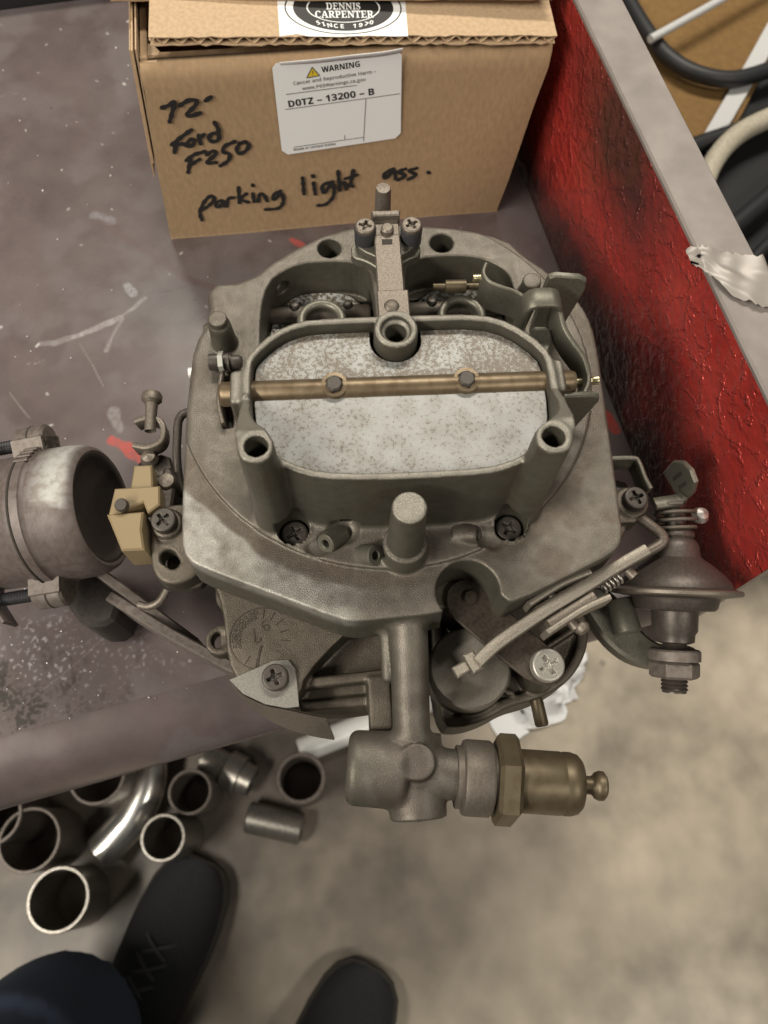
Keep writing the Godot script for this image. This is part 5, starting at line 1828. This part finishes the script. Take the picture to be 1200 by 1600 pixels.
func make_box() -> void:
	var X := thing("cardboard_box", "brown cardboard parts box with black marker writing and a white warning label", "box", V(-33.6, 0, -274.35), deg_to_rad(-5.935))
	var rng := RandomNumberGenerator.new()
	rng.seed = 33
	# front panel: its top is pushed over to the right and its upper edge is softly rolled back
	var g := Geo.new()
	var nu := 44
	var rows := [[0.0, 0.3], [1.2, 0.0], [20.0, 0.5], [40.0, 0.6], [60.0, 0.3], [78.0, 0.0], [82.0, -0.3], [84.6, -1.2], [86.4, -3.0], [87.0, -5.5], [86.6, -9.0]]
	for j in rows.size():
		for i in nu + 1:
			var s := float(i) / nu
			var v: float = rows[j][0]
			var k := v / 87.0
			var top := v * lerpf(1.015, 0.985, s)
			var uu := lerpf(0, 158.7, s) + 9.0 * k
			var dent := 0.5 * sin(s * 7.0 + v * 0.05) * sin(v * 0.04 + 0.6)
			var ragged := (rng.randf_range(-0.5, 0.5) if (i == 0 or i == nu) and j < 6 else 0.0)
			g.vert(V(uu + ragged, top, rows[j][1] + dent * 0.6), V(0, 0, 1), Vector2(s, k))
	for j in rows.size() - 1:
		for i in nu:
			var q := j * (nu + 1) + i
			g.quad(q, q + 1, q + nu + 2, q + nu + 1)
	smooth_normals(g, Vector3.BACK)
	part("front_panel", g.mesh(), M.cardboard, X)
	# sides, back and bottom
	var s2 := Geo.new()
	s2.xf = Transform3D(Basis(Vector3(1, 0, 0), Vector3(0.103, 1, 0), Vector3(0, 0, 1)), Vector3.ZERO)
	s2.box(V(0.3, 0, -118), V(3.0, 89.5, -4.2), 0.3)
	s2.box(V(155.6, 0, -118), V(158.5, 84, -4.2), 0.3)
	s2.box(V(0.3, 0, -121), V(158.5, 88, -118.2), 0.3)
	s2.box(V(2, 0, -118), V(156, 2, -0.6), 0.3)
	part("side_panel", s2.mesh(), M.cardboard, X)
	var sf := Geo.new()
	sf.xf = s2.xf
	sf.box(V(-2.6, 40, -110), V(-1.9, 92, -5), 0.1)
	sf.box(V(-1.0, 38, -110), V(-0.4, 93, -4), 0.1)
	sf.box(V(-3.6, 30, -110), V(-3.0, 90, -8), 0.1)
	part("side_flap", sf.mesh(), M.cardboard_light, X)
	# small torn corner tab, upper left
	var tb := Geo.new()
	tb.prism(P2([9.0, -13, 13.5, -14, 16.8, -9, 15.5, -3.4, 9.6, -3.6]), 86.6, 88.0, 0.3)
	part("torn_tab", tb.mesh(), M.cardboard_light, X)
	# inside: darkness is only the shaded interior; give it a floor of folded card
	var fi := Geo.new()
	fi.box(V(8, 55, -116), V(164, 57, -6), 0.2)
	part("inner_fold", fi.mesh(), M.cardboard, X)
	# closed flap with the round maker's sticker, its raw corrugated edge towards the viewer
	var A := V(14.6, 95.6, -4.0)
	var Bv := V(167.0, 89.4, 1.4)
	var back := V(-1.5, 1.6, -60)
	var e := (Bv - A).normalized()
	var upv := back.normalized().cross(e).normalized()
	if upv.y < 0:
		upv = -upv
	var fl := Node3D.new()
	fl.name = "top_flap"
	fl.transform = Transform3D(Basis(e, upv, -back.normalized()).orthonormalized(), A * 0.001)
	X.add_child(fl, true)
	var L := A.distance_to(Bv)
	var l1 := Geo.new()
	var edge := PackedVector2Array()
	var edge2 := PackedVector2Array()
	for k in 61:
		var x := L * k / 60.0
		edge.append(Vector2(x, rng.randf_range(-0.5, 0.35)))
		edge2.append(Vector2(x, rng.randf_range(-0.7, 0.5)))
	for ed in [edge, edge2]:
		ed.append(Vector2(L, -60))
		ed.append(Vector2(0, -60))
	l1.prism(edge, 1.4, 1.8, 0.0, 20.0)
	part("liner", l1.mesh(), M.cardboard_light, fl)
	var l2 := Geo.new()
	l2.prism(edge2, -1.8, -1.4, 0.0, 20.0)
	part("liner", l2.mesh(), M.cardboard_light, fl)
	var wv := Geo.new()
	flute(wv, V(0, 0, -2.9), V(L, 0, -2.9), Vector3.UP, 3.2, rng)
	part("corrugation", wv.mesh(), M.cardboard_light, fl)
	# second flap over it
	var f2 := Geo.new()
	var q2 := PackedVector2Array()
	for k in 41:
		q2.append(Vector2(lerpf(0.8, 166.5, k / 40.0), lerpf(-26.0, -11.0, k / 40.0) + rng.randf_range(-0.3, 0.3)))
	q2.append(Vector2(164, -116))
	q2.append(Vector2(0, -116))
	f2.prism(q2, 96.2, 99.4, 0.3, 20.0)
	part("upper_flap", f2.mesh(), M.cardboard, X)
	# sticker on the flap
	var st := Geo.new()
	st.prism(P2([47.2, -40, 97.0, -40, 95.2, 0.2, 90, 0.3, 80, -0.2, 70, 0.4, 58, 0.1, 54, -1.2, 47.4, 0.0]), 1.82, 1.92, 0.0, 20.0)
	var stp := part("round_sticker", st.mesh(), M.label_white, fl)
	var oc := Vector2(72.0, -15.0)
	var ov := Geo.new()
	for r in [[22.2, 14.2, 21.7, 13.8], [19.0, 12.4, 14.0, 8.1], [13.4, 7.6, 0.0, 0.0]]:
		if r[2] == 0.0:
			ov.prism(ellipse2(oc, r[0], r[1]), 1.92, 2.0, 0.0)
		else:
			var o1 := ellipse2(oc, r[0], r[1])
			var o2 := ellipse2(oc, r[2], r[3])
			for k in 64:
				var k2 := (k + 1) % 64
				ov.face([V(o1[k].x, 1.99, o1[k].y), V(o1[k2].x, 1.99, o1[k2].y), V(o2[k2].x, 1.99, o2[k2].y), V(o2[k].x, 1.99, o2[k].y)], Vector3.UP)
	part("sticker_print", ov.mesh(), M.ink, stp)
	var lay := Basis(Vector3.RIGHT, -PI / 2)
	text("CARPENTER", 3.7, V(72.0, 2.05, -11.2), stp, M.label_white, true, true, 0.0, lay, 22.0)
	text("DENNIS", 3.7, V(72.0, 2.05, -15.6), stp, M.label_white, true, true, 0.0, lay, 13.0)
	var word := "SINCE 1970"
	for k in word.length():
		if word[k] == " ":
			continue
		var a := deg_to_rad(90.0 + (4.5 - k) * 8.2)
		text(word[k], 2.1, V(72.0 + cos(a) * 16.6, 2.05, -15.0 + sin(a) * 10.2), stp, M.label_white, true, false, -(PI / 2 - a) * 0.55, lay)
	# warning label on the front
	var lb := Geo.new()
	var c0 := Vector2(57.8, 45.0)
	var lab := PackedVector2Array()
	for cr in [[60.0, 44.9, 57.6, 47.2], [57.9, 85.5, 59.5, 87.4], [105.5, 89.0, 107.4, 87.2], [108.5, 51.5, 106.2, 49.0]]:
		lab.append(Vector2(cr[0], cr[1]))
		lab.append(Vector2(cr[2], cr[3]))
	flat_xy(lb, lab, 0.95, 1.1)
	var lp := part("warning_label", lb.mesh(), M.label_white, X)
	# its upper edge peels away from the card
	var cu := Geo.new()
	cu.strip(curve([61, 87.0, 1.2, 75, 87.6, 1.6, 88, 88.4, 1.8, 100, 89.2, 2.2, 107.4, 89.6, 1.6], 2.0), V(0, 1, 0.5), 3.0, 0.25)
	part("peeled_edge", cu.mesh(), M.label_white, lp)
	var tr := Geo.new()
	flat_xy(tr, P2([70.6, 80.6, 73.0, 84.9, 75.6, 81.2]), 1.14, 1.18)
	part("warning_triangle", tr.mesh(), M.yellow_ink, lp)
	var bd := Geo.new()
	for seg in [[70.6, 80.6, 73.0, 84.9], [73.0, 84.9, 75.6, 81.2], [75.6, 81.2, 70.6, 80.6], [73.05, 83.4, 73.1, 82.3], [73.1, 81.7, 73.1, 81.5]]:
		bd.strip(P3([seg[0], seg[1], 1.2, seg[2], seg[3], 1.2]), V(0, 0, 1), 0.08, 0.34)
	for seg in [[61.0, 67.2, 107.4, 70.6], [62.0, 74.0, 90.0, 75.8], [93.6, 69.3, 92.6, 48.9], [63.0, 48.6, 92.6, 50.9], [84.6, 50.6, 84.6, 52.8]]:
		bd.strip(P3([seg[0], seg[1], 1.16, seg[2], seg[3], 1.16]), V(0, 0, 1), 0.08, 0.26)
	part("ruled_lines", bd.mesh(), M.ink_grey, lp)
	text("WARNING", 2.4, V(84.0, 84.2, 1.18), lp, M.ink, true, false, 0.09, Basis(), 14.8)
	text("Cancer and Reproductive Harm –", 2.0, V(81.4, 79.9, 1.18), lp, M.ink_grey, false, false, 0.085, Basis(), 32.5)
	text("www.P65Warnings.ca.gov", 1.9, V(81.0, 77.1, 1.18), lp, M.ink_grey, false, false, 0.085, Basis(), 25.0)
	text("D0TZ – 13200 – B", 3.0, V(79.6, 71.0, 1.18), lp, M.ink, true, false, 0.085, Basis(), 34.5)
	text("Made in United States", 1.35, V(71.6, 48.0, 1.18), lp, M.ink_grey, false, false, 0.08, Basis(), 18.0)
	# marker handwriting
	var hw := Geo.new()
	var strokes := [
		[13.2, 71.9, 16.0, 72.8, 18.8, 74.1, 16.8, 69.7, 14.7, 65.3],
		[20.3, 72.4, 24.2, 74.4, 27.1, 74.0, 26.1, 71.8, 22.4, 68.5, 23.4, 67.4, 27.4, 68.4],
		[30.6, 73.7, 32.9, 75.1],
		[13.0, 54.3, 17.4, 57.6, 22.3, 60.8],
		[15.3, 55.6, 13.2, 50.4],
		[13.7, 54.0, 17.7, 54.3, 18.9, 53.0, 21.4, 53.5, 22.5, 55.5, 21.0, 56.2, 19.4, 54.6],
		[24.7, 57.9, 24.7, 53.8],
		[24.8, 56.7, 26.9, 58.1],
		[32.2, 63.5, 33.1, 59.6, 32.3, 55.2, 29.5, 54.5, 28.6, 56.4, 30.6, 58.4, 32.6, 58.1],
		[17.1, 45.8, 20.9, 48.5, 25.7, 49.7],
		[19.0, 46.7, 16.5, 39.4],
		[17.7, 43.1, 22.7, 45.9],
		[26.1, 48.0, 28.9, 49.6, 29.8, 47.9, 25.4, 44.0, 29.2, 43.6],
		[38.8, 53.6, 34.3, 51.6, 33.2, 48.8, 35.5, 47.4, 34.5, 44.2, 30.7, 41.6],
		[40.7, 52.6, 38.9, 49.4, 39.8, 47.3, 42.6, 48.5, 44.2, 51.1, 43.1, 52.9, 40.6, 52.4],
		[16.9, 11.3, 17.0, 16.3, 20.2, 22.4, 23.7, 25.4, 24.8, 23.5, 21.9, 20.0, 18.2, 17.6],
		[27.9, 22.3, 25.5, 21.3, 24.8, 18.7, 26.7, 18.8, 28.6, 21.8, 28.5, 18.6],
		[29.5, 18.5, 31.0, 22.8, 33.6, 23.3],
		[36.5, 28.9, 35.6, 19.9],
		[39.4, 25.0, 36.4, 22.0, 39.7, 19.9],
		[42.3, 24.7, 42.2, 19.9],
		[42.9, 29.8, 43.0, 29.2],
		[44.1, 19.8, 45.4, 23.9, 47.1, 23.4, 48.1, 19.7],
		[54.7, 25.0, 51.5, 23.1, 51.4, 20.2, 55.1, 23.4, 55.4, 18.5, 52.8, 14.8, 46.8, 14.6],
		[65.3, 31.5, 65.2, 22.1],
		[70.0, 28.2, 70.3, 21.4],
		[69.8, 32.3, 70.1, 31.6],
		[78.6, 28.0, 74.1, 26.3, 74.3, 21.8, 78.6, 26.7, 78.6, 19.6, 75.0, 14.9, 71.1, 14.4],
		[81.2, 33.5, 81.7, 22.4],
		[81.8, 25.5, 84.0, 27.0, 84.6, 22.8],
		[88.0, 33.4, 86.7, 25.8, 87.7, 24.2],
		[84.4, 29.1, 89.5, 30.7],
		[106.0, 32.5, 102.3, 30.3, 102.4, 27.3, 106.4, 31.2, 107.2, 26.6],
		[111.4, 31.9, 108.4, 30.5, 111.6, 28.1, 108.3, 25.8],
		[116.5, 31.8, 113.2, 30.5, 116.4, 28.0, 113.1, 25.7],
		[122.0, 29.0, 122.5, 28.5]
	]
	for sk in strokes:
		var pts := []
		for k in range(0, sk.size(), 2):
			pts.append_array([sk[k], sk[k + 1], 1.0])
		var path := curve(pts, 0.5)
		if path.size() < 2:
			path = P3([pts[0], pts[1], 1.0, pts[0] + 0.5, pts[1] - 0.5, 1.0])
		var w := 1.75
		var sc := []
		for k in path.size():
			sc.append(1.0 + 0.16 * sin(k * 0.55 + sk[0]))
		hw.sweep(path, P2([-0.06, -w / 2, 0.06, -w / 2, 0.06, w / 2, -0.06, w / 2]), V(0, 0, 1), 50.0, sc)
		for en in [path[0], path[path.size() - 1]]:
			hw.lathe([Vector2(w / 2, -0.05), Vector2(w / 2, 0.055), Vector2(0, 0.055)], en, V(0, 0, 1), 14)
	part("marker_writing", hw.mesh(), M.ink, X)

func smooth_normals(g: Geo, toward: Vector3) -> void:
	var acc := {}
	for k in range(0, g.idx.size(), 3):
		var a := g.v[g.idx[k]]
		var b := g.v[g.idx[k + 1]]
		var c := g.v[g.idx[k + 2]]
		var nn := (b - a).cross(c - a)
		if nn.dot(toward) < 0 and absf(nn.normalized().dot(toward)) > 0.1:
			nn = -nn
		for e in [a, b, c]:
			acc[e] = acc.get(e, Vector3.ZERO) + nn
	for k in g.v.size():
		var nn: Vector3 = acc.get(g.v[k], toward)
		if nn.dot(toward) < -0.2 * nn.length():
			nn = -nn
		g.n[k] = nn.normalized()

# ---------------------------------------------------------------- under and beyond the bench
func tube_on_floor(label: String, x: float, z: float, h: float, ro: float, wall: float, m: Material, lean := Vector3.UP) -> void:
	var t := thing("metal_tube", label, "tube", V(x, -600, z), 0.0, "cut metal tubes on the floor")
	var g := Geo.new()
	var ri := ro - wall
	g.lathe([Vector2(ri, 0), Vector2(ro, 0), Vector2(ro, h - 1.2), Vector2(ro - 1.0, h), Vector2(ri + 0.8, h), Vector2(ri, h - 1.0), Vector2(ri, 0)], Vector3.ZERO, lean, 56)
	part("tube_wall", g.mesh(), m, t)

func make_floor_things() -> void:
	tube_on_floor("bright rimmed upright tube nearest the trouser leg, lowest at the left", -300, -1, 80, 29, 3.6, M.tube_steel, V(0.05, 1, -0.03))
	tube_on_floor("dull dark upright tube at the left edge, above the bright rimmed one", -320, -62, 78, 30, 3.2, M.tube_dark)
	tube_on_floor("upright tube with a shiny rim touching the toe of the left shoe", -191, -36, 80, 22, 3.4, M.tube_steel, V(-0.04, 1, 0.02))
	tube_on_floor("dark short tube behind the shiny rimmed one near the shoe toe", -165, -71, 70, 22, 3.2, M.tube_dark)
	tube_on_floor("wide dark tube with a brown inside, alone under the carburetor's front", -57, -58, 78, 25, 4.6, M.tube_dark, V(0.04, 1, 0))
	tube_on_floor("dark tube half hidden by the bench edge beside the chrome elbow", -250, -106, 82, 28, 3.4, M.tube_dark)
	tube_on_floor("dark tube at the far left, cut by the bench edge", -352, -92, 80, 28, 3.4, M.tube_dark)
	var el := thing("pipe_elbow", "shiny curved steel pipe elbow lying among the tubes", "pipe elbow", V(-235, -600, -70))
	var g := Geo.new()
	var pth := PackedVector3Array()
	for p in curve([-270, -578, -38, -256, -576, -47, -232, -574, -66, -216, -573, -92, -210, -573, -125, -206, -573, -150], 3.0):
		pth.append(p - V(-235, -600, -70))
	g.tube(pth, 19.0, 36)
	part("elbow_wall", g.mesh(), M.tube_chrome, el)
	var cy := thing("pipe_stub", "short pale metal pipe stub lying in front of the dark wide tube", "pipe stub", V(-92, -600, -24))
	var g2 := Geo.new()
	g2.lathe([Vector2(0, 0), Vector2(14.5, 0), Vector2(16, 1.5), Vector2(16, 58), Vector2(14.5, 59.5), Vector2(12.5, 59.5), Vector2(12.5, 40), Vector2(0, 40)], V(-28, 16, -13), V(0.9, 0, 0.42), 40)
	part("stub_wall", g2.mesh(), M.tube_steel, cy)
	var cn := thing("pipe_connector", "worn metal pipe connector with a stepped collar beside the bench edge", "pipe connector", V(-125, -600, -80))
	var g3 := Geo.new()
	g3.lathe([Vector2(0, 0), Vector2(17, 0), Vector2(17, 26), Vector2(21, 27), Vector2(21, 44), Vector2(17, 45), Vector2(17, 58), Vector2(13, 59), Vector2(13, 40), Vector2(0, 40)], V(-30, 21, -25), V(0.8, 0, 0.6), 40)
	part("connector_wall", g3.mesh(), M.tube_steel, cn)
	var wp := thing("polished_pipe", "polished pipe lying under the bench with its reflection painted white, its end below the carburetor", "pipe", V(-54, -600, -90))
	var g4 := Geo.new()
	g4.lathe([Vector2(0, 0), Vector2(12, 0), Vector2(13.5, 1.5), Vector2(13.5, 180), Vector2(0, 180)], V(0, 13.5, 0), V(0.98, 0, -0.14), 36)
	part("pipe_wall", g4.mesh(), M.tube_sheen_white, wp)
	# crumpled white rag
	var rg := thing("white_rag", "crumpled white rag on the floor behind the carburetor's pump housing", "rag", V(225, -600, -95))
	var nn := FastNoiseLite.new()
	nn.seed = 3
	nn.frequency = 0.011
	nn.fractal_octaves = 2
	var r := Geo.new()
	var R := 34
	for j in R + 1:
		for i in R + 1:
			var u := float(i) / R * 2 - 1
			var v := float(j) / R * 2 - 1
			var edge := 1.0 - maxf(absf(u), absf(v))
			var x := u * 56 + nn.get_noise_2d(u * 90 + 300, v * 90) * 40
			var z := v * 26 - u * 16 + nn.get_noise_2d(u * 90, v * 90 + 300) * 28
			r.vert(V(x, 3 + absf(nn.get_noise_2d(u * 120, v * 120)) * 46 * smoothstep(0.0, 0.5, edge), z), Vector3.UP)
	for j in R:
		for i in R:
			var q := j * (R + 1) + i
			r.quad(q, q + 1, q + R + 2, q + R + 1)
	smooth_normals(r, Vector3.UP)
	part("cloth", r.mesh(), M.rag, rg)

func hose(label: String, called: String, cat: String, pts: Array, rad: float, m: Material, cross := PackedVector2Array()) -> void:
	var at := V(pts[0], pts[1], pts[2])
	var o := thing(called, label, cat, at)
	var p := PackedVector3Array()
	for q in curve(pts, 6.0):
		p.append(q - at)
	var g := Geo.new()
	if cross.size():
		g.sweep(p, cross, Vector3.UP, 50.0)
	else:
		g.tube(p, rad, 20)
	part("length", g.mesh(), m, o)

func make_beyond() -> void:
	var tub := thing("added_tub", "added black tub standing in for the dark ground beyond the red wall", "tub", V(620, -600, -640))  # tub is added; its black stands in for shaded ground
	var g := Geo.new()
	g.box(V(-280, 0, -340), V(330, 318, 330), 12.0)
	g.box(V(-292, 300, -352), V(342, 326, 342), 6.0)
	part("tub_body", g.mesh(), M.tub_black, tub)
	var cb := thing("cardboard_sheet", "flat brown cardboard sheet lying on the black tub", "cardboard", V(500, -270, -640))
	var c := Geo.new()
	c.prism(P2([-85, -180, 190, -180, 150, -70, 66, 22, -20, 118, -110, 100]), 0, 4, 0.5)
	part("sheet", c.mesh(), M.brown_board, cb)
	hose("black rubber tube curving round the brown cardboard sheet", "rubber_hose", "hose", [446, -252, -800, 449, -252, -735, 452, -252, -680, 460, -252, -640, 478, -252, -612, 508, -252, -596, 545, -252, -598, 590, -252, -612, 640, -252, -640], 8.0, M.rubber)
	hose("thin white rod lying across the brown cardboard sheet", "white_rod", "rod", [440, -238, -650, 500, -238, -676, 570, -238, -707, 650, -238, -742], 4.0, M.rod_white)
	hose("broad white strip running under the rubber hose", "white_strip", "strip", [458, -263, -522, 500, -263, -566, 550, -263, -618, 600, -263, -672], 7.0, M.rod_white, P2([-2, -8.5, 2, -8.5, 2, 8.5, -2, 8.5]))
	hose("dark rubber hose passing between the cardboard and the cream hose", "rubber_hose", "hose", [430, -255, -518, 456, -255, -524, 495, -255, -532, 540, -255, -548, 600, -255, -580], 8.0, M.rubber)
	hose("cream coloured hose looping beyond the red wall's flange", "cream_hose", "hose", [405, -252, -430, 425, -252, -462, 446, -250, -490, 472, -248, -512, 505, -248, -528, 560, -248, -540, 620, -250, -536], 9.5, M.hose_cream)
	hose("lowest dark hose below the cream one, beyond the wall", "rubber_hose", "hose", [395, -255, -400, 430, -255, -414, 470, -255, -436, 520, -255, -462, 580, -255, -478], 9.0, M.rubber)
	hose("black cable nearest the tape, beyond the wall's flange", "rubber_cable", "cable", [390, -256, -350, 430, -256, -372, 470, -256, -398, 520, -256, -420], 6.0, M.rubber)

# ---------------------------------------------------------------- photographer's legs
func shoe(P: Node3D, toe: Vector3, dir: Vector3, foot_name: String) -> void:
	var d := dir.normalized()
	var s := d.cross(Vector3.UP).normalized()
	# stations from the toe back: distance, half width, height of the top, top is rounder towards the toe
	var st := [[0.0, 10.0, 20.0], [4.0, 24.0, 30.0], [14.0, 35.0, 41.0], [30.0, 42.0, 50.0], [55.0, 45.5, 58.0], [80.0, 46.0, 66.0], [105.0, 44.0, 76.0], [130.0, 41.0, 86.0], [155.0, 38.0, 94.0], [185.0, 35.0, 98.0], [220.0, 34.0, 97.0], [250.0, 33.0, 92.0], [268.0, 27.0, 80.0], [276.0, 14.0, 60.0]]
	var g := Geo.new()
	var N := 28
	for e in st:
		for k in N + 1:
			var a := PI * k / N
			var c := cos(a)
			var h := pow(maxf(sin(a), 0.0), 0.72)
			var w: float = e[1] * 0.9 * signf(c) * pow(absf(c), 0.8)
			g.vert(toe - d * e[0] + s * w + Vector3.UP * (16.0 + (e[2] - 16.0) * h), (s * c + Vector3.UP * sin(a)))
	for i in st.size() - 1:
		for k in N:
			var q := i * (N + 1) + k
			g.quad(q, q + 1, q + N + 2, q + N + 1)
	var up := part("shoe", g.mesh(), M.shoe_knit, P)
	var so := Geo.new()
	var l := PackedVector2Array()
	for e in st:
		var p: Vector3 = toe - d * (e[0] - 2.0) + s * (e[1] * 0.9 + 3.0)
		l.append(Vector2(p.x, p.z))
	for k in range(st.size() - 1, -1, -1):
		var p: Vector3 = toe - d * (st[k][0] - 2.0) - s * (st[k][1] * 0.9 + 3.0)
		l.append(Vector2(p.x, p.z))
	so.prism(l, toe.y + 0.5, toe.y + 22.0, 4.0, 60.0)
	part("sole", so.mesh(), M.shoe_sole, up)
	var la := Geo.new()
	for k in 6:
		var o := 74.0 + k * 17.0
		var hgt := lerpf(65.0, 92.0, k / 5.0)
		for w in [-1.0, 1.0]:
			la.tube(curve_v([toe - d * (o - 6) + s * 19 * w + Vector3.UP * (hgt - 10), toe - d * o + s * 8 * w + Vector3.UP * (hgt + 0.5), toe - d * (o + 9) - s * 8 * w + Vector3.UP * (hgt + 2.5), toe - d * (o + 14) - s * 19 * w + Vector3.UP * (hgt - 7)]), 1.9, 8)
	part("laces", la.mesh(), M.lace, up)
	var op := Geo.new()
	op.lathe([Vector2(0, 0), Vector2(26, 0), Vector2(29, 2), Vector2(31, -8)], toe - d * 196.0 + Vector3.UP * 98.0, Vector3.UP + d * 0.15, 32)
	part("ankle_opening", op.mesh(), M.shoe_sole, up)

func curve_v(p: Array) -> PackedVector3Array:
	var a := []
	for q in p:
		a.append_array([q.x, q.y, q.z])
	return curve(a, 3.0)

func make_person() -> void:
	var at := V(-200, -600, 180)
	var P := thing("person", "person standing in navy trousers and black laced shoes, only the legs in view", "person", at)
	var f := Field.new(V(-420, -520, 20), V(220, 380, 520), 9.0)
	f.cap(V(-290, -455, 104), V(-330, -90, 215), 64, 84, 0.0)
	f.cap(V(-330, -90, 215), V(-210, 300, 330), 84, 108, 30.0)
	f.cap(V(-125, -470, 250), V(-90, -90, 300), 62, 82, 10.0)
	f.cap(V(-90, -90, 300), V(-60, 300, 360), 82, 108, 30.0)
	f.cap(V(-190, 320, 350), V(-70, 320, 370), 130, 130, 50.0)
	f.cyl(V(-282, -495, 100), V(-298, -390, 120), 64, 70, 6.0, 12.0)
	f.cyl(V(-128, -505, 246), V(-122, -400, 258), 62, 66, 6.0, 12.0)
	var g := f.run(white)
	for k in g.v.size():
		g.v[k] -= at
	part("trousers", g.mesh(), M.denim, P)
	shoe(P, V(-172, -600, -6) - at, V(0.55, 0, -0.83), "left")
	shoe(P, V(-22, -600, 130) - at, V(0.66, 0, -0.75), "right")
	# ankles between shoe and trouser hem
	# jacket of the photographer, out of frame: it stands in the way of light from the front
	var j := Field.new(V(-420, 230, 240), V(220, 1000, 640), 14.0)
	j.cap(V(-150, 300, 370), V(-130, 560, 400), 150, 165, 0.0)
	j.cap(V(-200, 640, 400), V(-60, 640, 410), 130, 130, 90.0)
	j.cap(V(-290, 740, 400), V(30, 740, 410), 80, 80, 90.0)
	j.cap(V(-320, 740, 400), V(-330, 520, 380), 62, 52, 30.0)
	j.cap(V(-330, 520, 380), V(-150, 400, 200), 52, 40, 20.0)
	j.cap(V(60, 740, 410), V(120, 520, 380), 62, 52, 30.0)
	j.cap(V(120, 520, 380), V(90, 390, 190), 52, 40, 20.0)
	var jg := j.run(white)
	for k in jg.v.size():
		jg.v[k] -= at
	part("jacket", jg.mesh(), M.denim, P)
	var a := Geo.new()
	a.tube(P3([-274, -515, 146, -284, -450, 128]), 36, 24)
	var a2 := Geo.new()
	a2.tube(P3([-146, -515, 264, -134, -450, 252]), 36, 24)
	for e in [a, a2]:
		for k in e.v.size():
			e.v[k] -= at
		part("sock", e.mesh(), M.shoe_sole, P)
